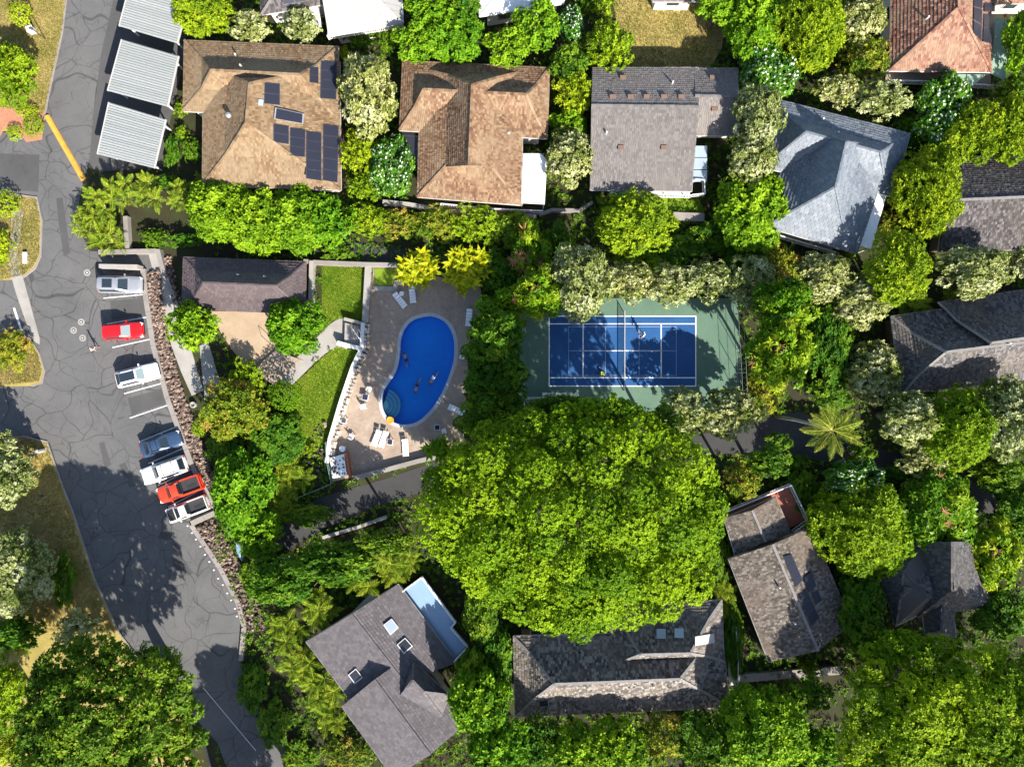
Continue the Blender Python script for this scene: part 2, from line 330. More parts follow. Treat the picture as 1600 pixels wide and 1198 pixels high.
# patio, paths and steps round the pavilion
sheet('patio', [(325,486),(430,488),(428,520),(440,545),(420,556),(398,578),(385,575),(362,545),(340,512)], None, .03, M['patio'])
sheet('path', [(232,396),(256,398),(262,430),(275,470),(292,520),(306,570),(318,610),(300,618),(283,580),(268,540),(256,490),(244,440)], 0, .06, M['concrete'])
sheet('path', [(312,540),(326,535),(345,600),(350,615),(320,625),(318,600)], 0, .07, M['concrete'])
sheet('path', [(427,590),(448,572),(470,553),(500,522),(518,504),(536,495),(543,503),(546,548),(530,540),(512,549),(490,568),(466,592),(455,603)], 0, .05, M['concrete'], 1)
st = thing('broad_steps', 'wide pale timber steps between tan patio and concrete path', 'steps', P(430, 575))
a0, a1, b0, b1 = Vector((398, 577)), Vector((432, 548)), Vector((428, 602)), Vector((474, 563))
for k in range(7):
    t0, t1 = k/7, (k+.93)/7
    q = [a0.lerp(b0, t0), a1.lerp(b1, t0), a1.lerp(b1, t1), a0.lerp(b0, t1)]
    zz = .34-.04*k
    MB().slab(PL([(v.x, v.y) for v in q]), .0, zz).build('tread', M['wood'], st)
EXCL.append([(p.x, p.y) for p in PL([(390, 580), (432, 540), (480, 560), (430, 608)])])
rl = thing('handrail', 'thin dark handrail running down the wide timber steps', 'handrail', P(420, 540))
MB().tube([P(408, 524, 1.0), P(448, 560, .9)], .03).build('rail', M['darkmetal'], rl)
for t in (0, .5, 1): MB().tube([P(408+40*t, 524+36*t, .05), P(408+40*t, 524+36*t, .97)], .025, 6).build('post', M['darkmetal'], rl)
st = thing('pool_stairs', 'short concrete flight with white cheek walls between lawn and pool deck', 'stairs', P(556, 522))
for k in range(7):
    x0 = 541+4.4*k; MB().slab(PL([(x0, 505+.8*k), (x0+4.2, 505.8+.8*k), (x0+4.2-1, 538.8+.6*k), (x0-1, 538+.6*k)]), 0, .62-.07*k).build('tread', M['concrete'], st)
MB().wall(PL([(530, 536), (548, 541), (566, 545)]), .45, 0, .95).build('cheek_wall', M['white'], st)
MB().wall(PL([(540, 499), (574, 508)]), .35, 0, .85).build('cheek_wall', M['concrete'], st)
for k in range(2):
    r = MB().tube([P(551+9*k, 514, .9), P(563+6*k, 531, .7)], .04, 6).build('handrail', M['whiter'], st)
# tennis court
CT = thing('tennis_court', 'blue tennis court with white lines and green surround', 'court', P(974, 548))
COURT = [(806,466),(1152,466),(1160,622),(1100,650),(806,632)]
MB().slab(PL(COURT), 0, .03).build('surround', M['court_green'], CT); EXCL.append([(p.x, p.y) for p in PL(COURT)])
MB().slab(PL([(858,494),(1087,494),(1087,603),(858,603)]), None, .036).build('playing_surface', M['court_blue'], CT)
def strip(x0, y0, x1, y1, w, z, mat):
    a, b = P(x0, y0), P(x1, y1); d = (b-a).normalized()*w/2; s = Vector((-d.y, d.x, 0))
    MB().slab([a-d-s, b+d-s, b+d+s, a-d+s], None, z).build('line', M[mat], CT)
for a in ((858,494,1087,494),(858,603,1087,603),(858,506,1087,506),(858,590,1087,590)): strip(*a, .11, .041, 'line')
for a in ((858,494,858,603),(1087,494,1087,603),(911,506,911,590),(1033,506,1033,590),(911,548,1033,548)): strip(*a, .11, .045, 'line')
for a in ((888.5,510.5,1056.5,510.5),(888.5,586.5,1056.5,586.5),(888.5,548,946,548),(998.5,548,1056.5,548)): strip(*a, .06, .049, 'thin_line')
for a in ((888.5,510.5,888.5,586.5),(1056.5,510.5,1056.5,586.5),(946,510.5,946,586.5),(998.5,510.5,998.5,586.5)): strip(*a, .06, .053, 'thin_line')
nt = thing('tennis_net', 'dark tennis net with white headband stretched across the blue court', 'net', P(974, 548))
mb = MB(); y0, y1 = P(974, 487).y, P(974, 610).y; xx = P(974, 500).x
for k in range(60): yy = y0+(y1-y0)*k/59; mb.bar((xx, yy, .06), (xx, yy, .95), .012)
for k in range(8): mb.bar((xx, y0, .1+.11*k), (xx, y1, .1+.11*k), .012)
mb.build('mesh', M['black'], nt); MB().bar((xx, y0, .98), (xx, y1, .98), .05, .08).build('headband', M['white'], nt)
for yy in (y0, y1): MB().tube([(xx, yy, 0), (xx, yy, 1.1)], .05).build('post', M['metal'], nt)
# chain-link fence on the right-hand and left-hand ends of the court
def chain_fence(label, pts, hgt, step=2.4):
    f = thing('chain_link_fence', label, 'fence', P(*pts[0])); ws = PL(pts)
    for a, b in zip(ws, ws[1:]):
        L = (b-a).length; k = max(1, int(L/step)); mb = MB()
        for i in range(k+1): p = a.lerp(b, i/k); MB().tube([p, p+Vector((0, 0, hgt))], .035, 6).build('post', M['chain'], f)
        for zz in (.1, hgt/2, hgt): MB().tube([a+Vector((0, 0, zz)), b+Vector((0, 0, zz))], .022, 5).build('rail', M['chain'], f)
        q = int(L/.35)
        for i in range(q): p = a.lerp(b, i/q); mb.bar(p+Vector((0, 0, .1)), p.lerp(b, min(1, .35/L*3))+Vector((0, 0, hgt)), .008)
        mb.build('wire_mesh', M['chain'], f)
chain_fence('grey chain link fence along right end of the green court', [(1146, 478), (1150, 545), (1154, 620)], 3.0)
chain_fence('low chain link fence at lower left corner of the court', [(817, 628), (868, 628)], 1.0)
# access lanes, deeper shade put into their asphalt colour
sheet('access_lane', [(425,835),(470,790),(520,770),(590,752),(660,728),(700,715),(700,755),(640,775),(560,800),(480,840),(440,865)], None, .016, M['asphalt_shade'], 1)
sheet('access_lane', [(1070,680),(1140,672),(1210,650),(1260,640),(1330,690),(1450,720),(1600,790),(1700,820),(1700,860),(1600,830),(1440,750),(1290,720),(1180,705),(1080,712)], None, .016, M['asphalt_shade'], 1)
sheet('access_lane', [(530,372),(640,392),(760,398),(760,420),(640,415),(520,408)], None, .016, M['asphalt_shade'], 1, excl=False)
# ---------------------------------------------------------------- walls and kerbs
def wall(name, label, pts, w, h, mat, cat='wall', parts=None):
    o = MB().wall(PL(pts), w, 0, h).build(name, M[mat]); tag(o, label, cat); return o
def kerb_wall(label, pts, w, h, mat, n_end=None):
    root = thing('low_wall', label, 'wall', P(*pts[0])); k = 0
    ws = PL(pts)
    for a, b in zip(ws, ws[1:]):
        L = (b-a).length; q = max(1, round(L/1.9)); d = (b-a)/q
        for i in range(q):
            p, r = a+d*i, a+d*(i+1); s = d.normalized()*.012
            MB().wall([p+s, r-s], w, 0, h+random.uniform(-.012, .012)).build('concrete_block', M[mat], root)
kerb_wall('grey concrete block kerb wall along the noses of the parked cars', [(226, 421), (230, 462), (242, 540), (264, 622), (303, 728), (341, 797)], .55, .42, 'kerb')
kerb_wall('short grey kerb wall closing the lower end of the parking bays', [(341, 799), (301, 817)], .6, .40, 'kerb')
kerb_wall('grey kerb wall with white dots curving along road below the pickups', [(301, 819), (346, 886), (374, 941), (383, 976), (378, 1030)], .5, .38, 'kerb')
wall('concrete_wall', 'pale grey concrete wall standing beside the silver car', [(167, 419), (226, 420)], .42, 1.5, 'concrete')
wall('concrete_wall', 'brown topped wall at head of the parking lot turning down path', [(160, 396), (252, 394), (262, 432)], .5, .8, 'kerb')
wall('concrete_wall', 'thin concrete wall edging the walkway left of pavilion', [(262, 434), (276, 472), (300, 545)], .4, .35, 'kerb')
wall('concrete_wall', 'narrow upright wall below the palm clump above parking lot', [(201, 340), (204, 393)], .5, .7, 'kerb')
wall('concrete_wall', 'pale wall on the right side of the brown pavilion', [(491, 410), (489, 478)], .45, 1.1, 'concrete')
wall('concrete_wall', 'grey wall running along the top edge of sunken lawn', [(478, 410), (500, 412), (576, 415), (625, 416)], .45, .9, 'kerb')
wall('concrete_wall', 'grey wall between sunken lawn and planter by pool', [(577, 417), (572, 505)], .7, .62, 'concrete')
wall('concrete_wall', 'low wall round little grass planter above the sun loungers', [(584, 451), (618, 452), (620, 442), (630, 441)], .5, .3, 'concrete')
sheet('planter_lawn', [(586,420),(622,421),(614,446),(586,449)], .1, .2, M['lawn'], excl=False)
# rough stone wall on the left of the pool
sw = thing('stone_wall', 'pale rubble stone wall along left side of pool deck', 'wall', P(545, 620))
pts = PL([(573, 506), (571, 545), (557, 574), (538, 630), (521, 688), (517, 722)])
for a, b in zip(pts, pts[1:]):
    L = (b-a).length; q = max(1, round(L/.42)); nrm = Vector((-(b-a).y, (b-a).x, 0)).normalized(); d = (b-a).normalized()
    MB().wall([a-nrm*.25, b-nrm*.25], .42, 0, .86).build('coping', M['white'], sw)
    for i in range(q):
        for s in (.08, .36):
            c = a.lerp(b, (i+random.uniform(.35, .65))/q)+nrm*s; h = random.uniform(.62, .82); j = lambda: Vector((random.uniform(-.05, .05), random.uniform(-.05, .05), 0))
            base = [c-d*.2-nrm*.13+j(), c+d*.2-nrm*.13+j(), c+d*.2+nrm*.13+j(), c-d*.2+nrm*.13+j()]
            mb = MB().hexa([Vector((p.x, p.y, .05)) for p in base], [Vector((p.x*.85+c.x*.15, p.y*.85+c.y*.15, h)) for p in base], random.random()); mb.build('stone', M['stonewall'], sw)
fr_ = thing('green_railing', 'thin green railing round the bottom left corner of pool deck', 'railing', P(515, 700))
for a, b in zip(PL([(512, 690), (514, 720), (521, 754), (470, 775), (400, 808)]), PL([(514, 720), (521, 754), (470, 775), (400, 808), (372, 830)])):
    for zz in (.5, 1.0): MB().tube([a+Vector((0, 0, zz)), b+Vector((0, 0, zz))], .03, 6).build('rail', M['greenfence'], fr_)
    for t in (0, .5, 1): p = a.lerp(b, t); MB().tube([p, p+Vector((0, 0, 1.03))], .03, 6).build('post', M['greenfence'], fr_)
wall('concrete_wall', 'long shaded wall between bottom of pool deck and lane', [(556, 745), (600, 734), (655, 719), (705, 708)], .5, .75, 'kerb')
wall('concrete_wall', 'shaded wall piece below the dark lane under the big tree', [(506, 838), (560, 822), (606, 806)], .35, .6, 'concrete')
wall('concrete_wall', 'short shaded wall piece in undergrowth right of road', [(422, 882), (455, 866)], .35, .6, 'concrete')
wall('concrete_wall', 'grey garden wall below the brown roof house', [(842, 338), (862, 330), (905, 331), (925, 318)], .35, .7, 'kerb')
wall('concrete_wall', 'dark garden wall right of the round yellow green tree', [(1050, 340), (1098, 342)], .9, .7, 'kerb')
wall('concrete_wall', 'long garden wall in front of the tan roof house', [(600, 318), (640, 322), (690, 331), (760, 338), (838, 340)], .45, .8, 'concrete')
wall('concrete_wall', 'dark walkway wall south of the two lower right houses', [(1142, 1058), (1210, 1052), (1310, 1044)], .9, .5, 'kerb')
# brick and stone barbecue in the corner of the deck
bq = thing('brick_barbecue', 'red brick and rubble barbecue in bottom left corner of pool deck', 'barbecue', P(535, 728))
MB().slab(PL([(519, 714), (541, 708), (545, 741), (523, 746)]), .1, .95).build('base', M['whiter'], bq)
for k in range(34):
    u, v = random.random(), random.random(); c = P(520+21*u+2*v, 716-5*u+27*v); r = random.uniform(.09, .15); mb = MB()
    mb.lathe((c.x, c.y, .93), [(r, 0), (r*.9, .05), (r*.4, .07)], 6); mb.build('cobble', M['rock'], bq)
for k in range(9): t = k/8; MB().box(P(543+5*t, 709+32*t)+Vector((.1, 0, .58)), (.42, .24, 1.0-.02*(k % 2)), R_(-80)).build('brick', M['brick'], bq)
# speed hump, manholes, stall lines
o = MB(); a, b = P(74, 182), P(131, 281); o.tube([a+Vector((0, 0, -.05)), b+Vector((0, 0, -.05))], .34, 12).build('speed_hump', M['orange'])
tag(bpy.data.objects['speed_hump'], 'long yellow painted speed hump set diagonally across road', 'speed hump')
for (x, y), lb in (((136, 426), 'round manhole with pale ring beside the silver car'), ((127, 503), 'topmost of three ringed manholes near the red car'), ((115, 516), 'leftmost of three ringed manholes near the red car'), ((129, 528), 'lowest of three ringed manholes near the red car')):
    t = thing('manhole', lb, 'manhole', P(x, y, .02), group='manholes in the parking lot'); c = P(x, y, .02)
    MB().lathe(c, [(.38, 0), (.38, .012), (.19, .013)], 20).build('ring', M['concrete'], t); MB().lathe(c, [(.19, .004), (.19, .02), (.09, .021)], 16).build('cover', M['darkmetal'], t); MB().lathe(c, [(.085, .01), (.085, .028)], 10).build('cap', M['whiter'], t)
sp = [((162,466),(227,460)),((167,506),(233,495)),((176,543),(239,529)),((185,581),(247,564)),((194,615),(256,598)),((203,653),(265,632)),((218,690),(277,666)),((232,724),(291,698)),((247,758),(304,731)),((263,792),(318,763))]
for i, (a, b) in enumerate(sp):
    a, b = P(*a), P(*b); d = (b-a).normalized(); s = Vector((-d.y, d.x, 0))*.055
    tag(MB().slab([a-s, b-s, b+s, a+s], None, .031).build('stall_line', M['stall']), kind='structure')
for i, (x, y) in enumerate(((296,821),(303,832),(309,842),(316,853),(323,866),(330,877),(337,890),(344,903),(351,913),(358,926),(364,937),(370,950),(373,962))):
    tag(MB().lathe(P(x-3, y, .02), [(.11, 0), (.09, .05), (.03, .07)], 10).build('road_stud', M['white']), ('topmost' if i == 0 else ['second', 'third', 'fourth', 'fifth', 'sixth', 'seventh', 'eighth', 'ninth', 'tenth', 'eleventh', 'twelfth', 'lowest'][i-1])+' of thirteen white road studs along the kerb below pickups', 'road stud', 'white road studs')
a, b = P(318, 1074), P(400, 1172); d = (b-a).normalized(); s = Vector((-d.y, d.x, 0))*.03
tag(MB().slab([a-s, b-s, b+s, a+s], None, .03).build('lane_line', M['stall']), kind='structure')
a, b = P(22, 481), P(34, 517); d = (b-a).normalized(); s = Vector((-d.y, d.x, 0))*.12
tag(MB().slab([a-s, b-s, b+s, a+s], None, .03).build('lane_line', M['stall']), kind='structure')
# lava rock beds
ico = bmesh.new(); bmesh.ops.create_icosphere(ico, subdivisions=1, radius=1); IV = [v.co.copy() for v in ico.verts]; IF = [[v.index for v in f.verts] for f in ico.faces]; ico.free()
def rock_bed(name, label, pts, w, n):
    ws = PL(pts); seg = list(zip(ws, ws[1:])); Ls = [(b-a).length for a, b in seg]; mb = MB()
    for _ in range(n):
        a, b = random.choices(seg, Ls)[0]; d = (b-a); nr = Vector((-d.y, d.x, 0)).normalized()
        c = a+d*random.random()+nr*random.uniform(-w/2, w/2); r = random.uniform(.07, .25); zr = random.uniform(-.02, .28)
        m_ = Matrix.Rotation(random.uniform(0, 6), 3, 'Z') @ Matrix.Rotation(random.uniform(0, 6), 3, 'X')
        sc_ = Vector((r*random.uniform(.7, 1.3), r*random.uniform(.7, 1.3), r*random.uniform(.6, 1)))
        mb.add([c+Vector((0, 0, zr))+m_ @ Vector([v[i]*sc_[i]*random.uniform(.75, 1.2) for i in range(3)]) for v in IV], IF, random.random())
    o = mb.build(name, M['rock'], fix=False); tag(o, label, 'rocks', kind='stuff')
rock_bed('lava_rocks', 'brown lava rock bed along the kerb beside the upper parked cars', [(240, 425), (243, 462), (256, 540), (278, 620), (318, 728), (346, 785)], 1.5, 2600)
rock_bed('lava_rocks', 'brown lava rock bed below pickups on outer side of kerb', [(318, 818), (360, 885), (390, 940), (398, 985)], 2.3, 1300)
rock_bed('lava_rocks', 'strip of reddish stones along the walkway left of the pavilion', [(262, 402), (270, 440), (280, 475)], .8, 160)
rock_bed('lava_rocks', 'dark boulders at the left edge of sloping lawn above the deck corner', [(492, 688), (505, 660), (500, 715), (502, 740), (465, 680)], 1.0, 60)
# ---------------------------------------------------------------- houses
def clip_convex(poly, clip):
    out = poly
    n = len(clip)
    for i in range(n):
        if not out: return out
        ax, ay = clip[i]; bx, by = clip[(i+1) % n]; ex, ey = bx-ax, by-ay; inp = out; out = []
        ds = [ex*(y-ay)-ey*(x-ax) for x, y in inp]
        for k in range(len(inp)):
            p, q = inp[k-1], inp[k]; dp, dq = ds[k-1], ds[k]
            if (dp >= 0) != (dq >= 0):
                t = dp/(dp-dq); out.append((p[0]+(q[0]-p[0])*t, p[1]+(q[1]-p[1])*t))
            if dq >= 0: out.append(q)
    return out
def newell(pts):
    n = Vector((0, 0, 0))
    for i, p in enumerate(pts):
        q = pts[(i+1) % len(pts)]
        n += Vector(((p.y-q.y)*(p.z+q.z), (p.z-q.z)*(p.x+q.x), (p.x-q.x)*(p.y+q.y)))
    n.normalize(); return n if n.z > 0 else -n
def tile_plane(mb, pts, h, w, lift, jit, ragged=0.0):
    n = newell(pts); c = sum(pts, Vector())/len(pts)
    v = (Vector((0, 0, 1))-n*n.z).normalized(); u = v.cross(n).normalized()
    uv = [((p-c).dot(u), (p-c).dot(v)) for p in pts]
    A = sum(uv[i-1][0]*uv[i][1]-uv[i][0]*uv[i-1][1] for i in range(len(uv)))
    if A < 0: uv = uv[::-1]
    v0 = min(p[1] for p in uv); v1 = max(p[1] for p in uv); k = 0
    vv = v0
    while vv < v1-.02:
        band = clip_convex([(-90, vv), (90, vv), (90, min(vv+h, v1)), (-90, min(vv+h, v1))], uv)
        if band:
            ua = min(p[0] for p in band); ub = max(p[0] for p in band)
            x = math.floor(ua/w)*w-(w/2 if k % 2 else 0)-random.uniform(0, w*.3)
            while x < ub:
                ww = w*random.uniform(1-jit, 1+jit); g_ = .012
                r = random.uniform(0, ragged)
                q = clip_convex([(x+g_, vv-r), (x+ww-g_, vv-r), (x+ww-g_, vv+h), (x+g_, vv+h)], uv)
                if len(q) > 2:
                    lf = lift*random.uniform(.75, 1.35); tn = random.random()
                    top = []; low = []
                    for (a, b) in q:
                        l_ = lf+(.012-lf)*max(0, min(1, (b-vv)/h)); top.append(c+u*a+v*b+n*l_)
                    m = len(q); mb.add(top, [tuple(range(m))], tn)
                    e = [i for i in range(m) if abs(q[i][1]-(vv-r)) < .03]
                    if len(e) >= 2:
                        e.sort(key=lambda i: q[i][0]); a, b = top[e[0]], top[e[-1]]
                        mb.add([a, b, b-n*lf, a-n*lf], [(0, 3, 2, 1)], tn*.6)
                x += ww
        vv += h; k += 1
def wing_planes(wg):
    ze, zr = wg['ze'], wg['zr']; C = [P(*p, ze) for p in wg['c']]; a, b = P(*wg['r'][0], zr), P(*wg['r'][1], zr)
    ga, gb = wg.get('gable', (0, 0)); planes = []; gables = []
    if 'inner' in wg or wg.get('t'):
        if 'inner' in wg: I = [P(*p, wg['zi']) for p in wg['inner']]
        else:
            t, bb = wg['t'], wg['b']; zi = ze+(zr-ze)*bb
            ends = [a, b, b, a]; I = []
            for p, e in zip(C, ends):
                q = p.lerp(e, t); I.append(Vector((q.x, q.y, zi)))
        planes += [[C[0], C[1], I[1], I[0]], [C[1], C[2], I[2], I[1]], [C[2], C[3], I[3], I[2]], [C[3], C[0], I[0], I[3]]]
        planes += [[I[0], I[1], b, a], [I[2], I[3], a, b]]
        (gables if gb else planes).append([I[1], I[2], b]); (gables if ga else planes).append([I[3], I[0], a])
        hips = [(C[0], I[0]), (I[0], a), (C[1], I[1]), (I[1], b), (C[2], I[2]), (I[2], b), (C[3], I[3]), (I[3], a), (a, b)]
    else:
        planes += [[C[0], C[1], b, a], [C[2], C[3], a, b]]
        (gables if gb else planes).append([C[1], C[2], b]); (gables if ga else planes).append([C[3], C[0], a])
        hips = [(a, b)]
        if not ga: hips += [(C[0], a), (C[3], a)]
        if not gb: hips += [(C[1], b), (C[2], b)]
    return C, planes, gables, hips
HOUSES = {}
def house(key, name, label, wings, roofmat, wallmat, h=.30, w=.22, lift=.06, jit=.2, ragged=0.0, fascia='trim', cap=.26, capmat=None, cat='house', win=True, open_walls=False):
    cx = [P(*p, wg['ze']) for wg in wings for p in wg['c']]; ctr = sum(cx, Vector())/len(cx); ctr.z = 0
    root = thing(name, label, cat, ctr); allp = []
    base = MB(); tiles = MB(); caps = MB(); fas = MB(); wallm = MB(); wins = []
    for wg in wings:
        C, pl, gb, hp = wing_planes(wg); allp += pl
        for p in pl:
            n = newell(p); base.add([q-n*.03 for q in p], [tuple(range(len(p)))])
            tile_plane(tiles, p, h, w, lift, jit, ragged)
        base.add([Vector((q.x, q.y, q.z-.12)) for q in C], [(0, 1, 2, 3)])
        for a, b in hp:
            L = (b-a).length; k = max(1, int(L/.42)); d = (b-a)/k
            for i in range(k):
                p = a+d*i; caps.bar(p+Vector((0, 0, .05)), p+d*1.06+Vector((0, 0, .075)), cap*random.uniform(.9, 1.1), .07, random.random())
        for i in range(4):
            a, b = C[i], C[(i+1) % 4]; fas.bar(a-Vector((0, 0, .06)), b-Vector((0, 0, .06)), .09, .17)
        cc = sum(C, Vector())/4; W = []
        for q in C:
            d = (cc-q); d.z = 0; W.append(q+d.normalized()*.95)
        if open_walls:
            for q in W: wallm.box((q.x, q.y, wg['ze']/2-.06), (.35, .35, wg['ze']-.14))
        else:
            wallm.hexa([Vector((q.x, q.y, .0)) for q in W[::-1]], [Vector((q.x, q.y, wg['ze']-.125)) for q in W[::-1]])
            for p in gb:
                ins = [q.lerp(sum(p, Vector())/3, .04) for q in p]; wallm.add(ins, [(0, 1, 2)])
            if win:
                for i in range(4):
                    a, b = W[i], W[(i+1) % 4]; a = Vector((a.x, a.y, 0)); b = Vector((b.x, b.y, 0)); L = (b-a).length; k = int(L/3.4)
                    nr = Vector((b.y-a.y, a.x-b.x, 0)).normalized()
                    if nr.dot(a-Vector((cc.x, cc.y, 0))) < 0: nr = -nr
                    for j in range(k): wins.append((a.lerp(b, (j+.5)/k), math.atan2(b.y-a.y, b.x-a.x), nr, wg['ze']))
    wallm.build('wall', M[wallmat], root)
    rf = base.build('roof', roofmat, root, fix=False)
    tag(tiles.build('roof_tiles', roofmat, rf, fix=False), kind='stuff'); tag(caps.build('ridge_caps', capmat or roofmat, rf), kind='stuff'); fas.build('fascia', M[fascia], root)
    for p, an, nr, ze in wins:
        c = p+nr*.03+Vector((0, 0, ze*.55)); f = MB().box(c, (1.5, .1, 1.2), an).build('window', M['white'], root)
        MB().box(c+nr*.04, (1.34, .06, 1.04), an).build('pane', M['glass'], f)
    HOUSES[key] = (root, rf, allp)
    hull = [(v.x, v.y) for v in cx]; 
    for wg in wings: EXCL.append([(v.x, v.y) for v in [P(*p, wg['ze']) for p in wg['c']]])
    return root
def hit(key, px, py):
    best = None; d = P(px, py, 0)-Vector((0, 0, H)); o = Vector((0, 0, H))
    for p in HOUSES[key][2]:
        n = newell(p); t = (p[0]-o).dot(n)/d.dot(n); q = o+d*t
        s = [((p[(i+1) % len(p)].x-p[i].x)*(q.y-p[i].y)-(p[(i+1) % len(p)].y-p[i].y)*(q.x-p[i].x)) for i in range(len(p))]
        if all(x >= -1e-6 for x in s) or all(x <= 1e-6 for x in s):
            if best is None or q.z > best[0].z: best = (q, n)
    if best is None: q = P(px, py, 3.3); best = (q, Vector((0, 0, 1)))
    return best
def roof_panel(key, name, quad, mat, lift=.1, thick=.06, frame=None, div=None, inset=.04):
    root = HOUSES[key][0]; c = sum((Vector(p) for p in quad), Vector((0, 0)))/4; q0, n = hit(key, *c)
    def onp(px, py, k): d = P(px, py, 0)-Vector((0, 0, H)); o = Vector((0, 0, H)); return o+d*((q0+n*k-o).dot(n)/d.dot(n))
    def quadmesh(qd, l0, l1, ins=0):
        cc = sum((Vector(p) for p in qd), Vector((0, 0)))/4; qd = [Vector(p).lerp(cc, ins) for p in qd]
        return MB().hexa([onp(*p, l0) for p in qd[::-1]], [onp(*p, l1) for p in qd[::-1]])
    if frame:
        f = quadmesh(quad, .0, lift+thick).build(name, M[frame], root)
        quadmesh(quad, lift+thick-.01, lift+thick+.015, inset).build('pane', M[mat], f); return f
    nu, nv = div or (1, 1); A, B, C, D = (Vector(p) for p in quad)
    for i in range(nu):
        for j in range(nv):
            e = .02
            def pt(s, t): return A.lerp(B, s).lerp(D.lerp(C, s), t)
            s0, s1, t0, t1 = (i+e)/nu, (i+1-e)/nu, (j+e)/nv, (j+1-e)/nv
            q = [pt(s0, t0), pt(s1, t0), pt(s1, t1), pt(s0, t1)]
            f = quadmesh(q, .02, lift+thick).build(name, M['solarframe'], root); quadmesh(q, lift+thick-.01, lift+thick+.008, .06).build('cell_sheet', M[mat], f)
def vent(key, px, py, kind='pipe'):
    q, n = hit(key, px, py); root = HOUSES[key][0]
    if kind == 'pipe':
        MB().tube([q-Vector((0, 0, .05)), q+Vector((0, 0, .55))], .09, 10).build('vent_pipe', M['white'], root)
    elif kind == 'turbine': MB().lathe(q, [(.14, -.05), (.14, .3), (.3, .42), (.28, .6), (.1, .72)], 14).build('roof_vent', M['metal'], root)
    else:
        MB().box(q+Vector((0, 0, .1)), (.62, .42, .22)).build('roof_vent', M['brownwall'], root)
def flat_roof(key, name, quad, z, mat, posts=True, thick=.14, root=None):
    root = root or HOUSES[key][0]; w = [P(*p, z) for p in quad]
    o = MB().slab(w, z-thick, z).build(name, M[mat], root)
    if posts:
        c = sum(w, Vector())/len(w)
        for q in w:
            p = q.lerp(c, .06); MB().box((p.x, p.y, (z-thick)/2), (.14, .14, z-thick)).build('post', M['white'], root)
    EXCL.append([(v.x, v.y) for v in w]); return o
def deck_rail(key, pts, z, mat='white', hgt=.95, step=.28, root=None, deck=None):
    root = root or HOUSES[key][0]; w = [P(*p, z) for p in pts]
    rl = MB(); up = Vector((0, 0, hgt))
    for a, b in zip(w, w[1:]):
        rl.bar(a+up, b+up, .12, .09); rl.bar(a+up*.12, b+up*.12, .06)
    r = rl.build('railing', M[mat], root); bal = MB()
    for a, b in zip(w, w[1:]):
        k = max(1, int((b-a).length/step))
        for i in range(k+1): p = a.lerp(b, i/k); bal.bar(p, p+up*.97, .05 if i % 7 else .14)
    bal.build('balusters', M[mat], r)
def T3(a, b, c): return [(0, a), (.5, b), (1, c)]
RT = {
 'tan': tint_mat('tan_shakes', T3((0.131, 0.079, 0.041), (0.202, 0.128, 0.069), (0.273, 0.188, 0.109)), .8, (0.240, 0.180, 0.109)),
 'brown': tint_mat('brown_shakes', T3((0.112, 0.056, 0.033), (0.190, 0.106, 0.059), (0.279, 0.190, 0.112)), .8, (0.273, 0.195, 0.119)),
 'taupe': tint_mat('taupe_shingle', T3((0.122, 0.109, 0.104), (0.155, 0.140, 0.132), (0.194, 0.176, 0.165)), .8, (0.179, 0.155, 0.140)),
 'blue': tint_mat('blue_grey_shingle', T3((.117, .136, .160), (.144, .165, .191), (.176, .195, .218)), .5),
 'terra': tint_mat('terracotta_tile', T3((0.113, 0.047, 0.033), (0.225, 0.103, 0.066), (0.318, 0.185, 0.126)), .75, (0.279, 0.185, 0.119)),
 'dark': tint_mat('dark_shake', T3((0.028, 0.025, 0.025), (0.068, 0.059, 0.059), (0.146, 0.132, 0.135)), .8, (0.056, 0.048, 0.037)),
 'slate': tint_mat('slate_shake', T3((0.038, 0.036, 0.038), (0.084, 0.078, 0.078), (0.169, 0.156, 0.153)), .8, (0.125, 0.103, 0.081)),
 'shadow': tint_mat('charcoal_shake', T3((0.040, 0.040, 0.043), (0.073, 0.070, 0.073), (0.133, 0.122, 0.119)), .8, (0.093, 0.076, 0.060)),
 'greybrown': tint_mat('grey_brown_shake', T3((0.055, 0.043, 0.034), (0.122, 0.101, 0.082), (0.225, 0.195, 0.165)), .8, (0.146, 0.109, 0.082)),
 'mottled': tint_mat('mottled_shake', T3((0.037, 0.034, 0.030), (0.115, 0.101, 0.088), (0.292, 0.256, 0.225)), .8, (0.183, 0.146, 0.115)),
 'mauve': tint_mat('mauve_shingle', T3((.082, .072, .076), (.102, .091, .096), (.125, .112, .117)), .7),
 'pavilion': tint_mat('pavilion_tile', T3((0.070, 0.052, 0.054), (0.084, 0.064, 0.065), (0.099, 0.077, 0.077)), .6),
}
house('h1', 'hip_roof_house', 'house with light tan shake roof carrying many dark solar panels', [
  dict(c=[(288,63),(529,73),(526,186),(286,174)], r=[(330,110),(468,117)], ze=3, zr=5.5, t=.6, b=.4),
  dict(c=[(531,97),(533,297),(316,290),(318,97)], r=[(390,131),(385,192)], ze=2.95, zr=6.7, t=.5, b=.4)], RT['tan'], 'cream', capmat=RT['tan'])
for q, dv in (([(413,129),(438,131),(438,165),(412,162)], (1, 2)), ([(427,193),(452,197),(452,226),(427,222)], (1, 2)), ([(452.5,199),(478,203),(477,246),(452.5,243)], (1, 3)),
              ([(478.5,205),(503,208),(503,283),(477.5,279)], (1, 5)), ([(504.5,194),(530,197),(528,286),(504,282)], (1, 5)), ([(501,95),(527,96),(526,156),(500,154)], (1, 4)), ([(484,104),(498,106),(498,131),(484,129)], (1, 2))):
    roof_panel('h1', 'solar_panel', q, 'solar', div=dv)
roof_panel('h1', 'solar_water_heater', [(430,168),(475,178),(474,194),(428,186)], 'solar', .25, .1, 'metal', inset=.1)
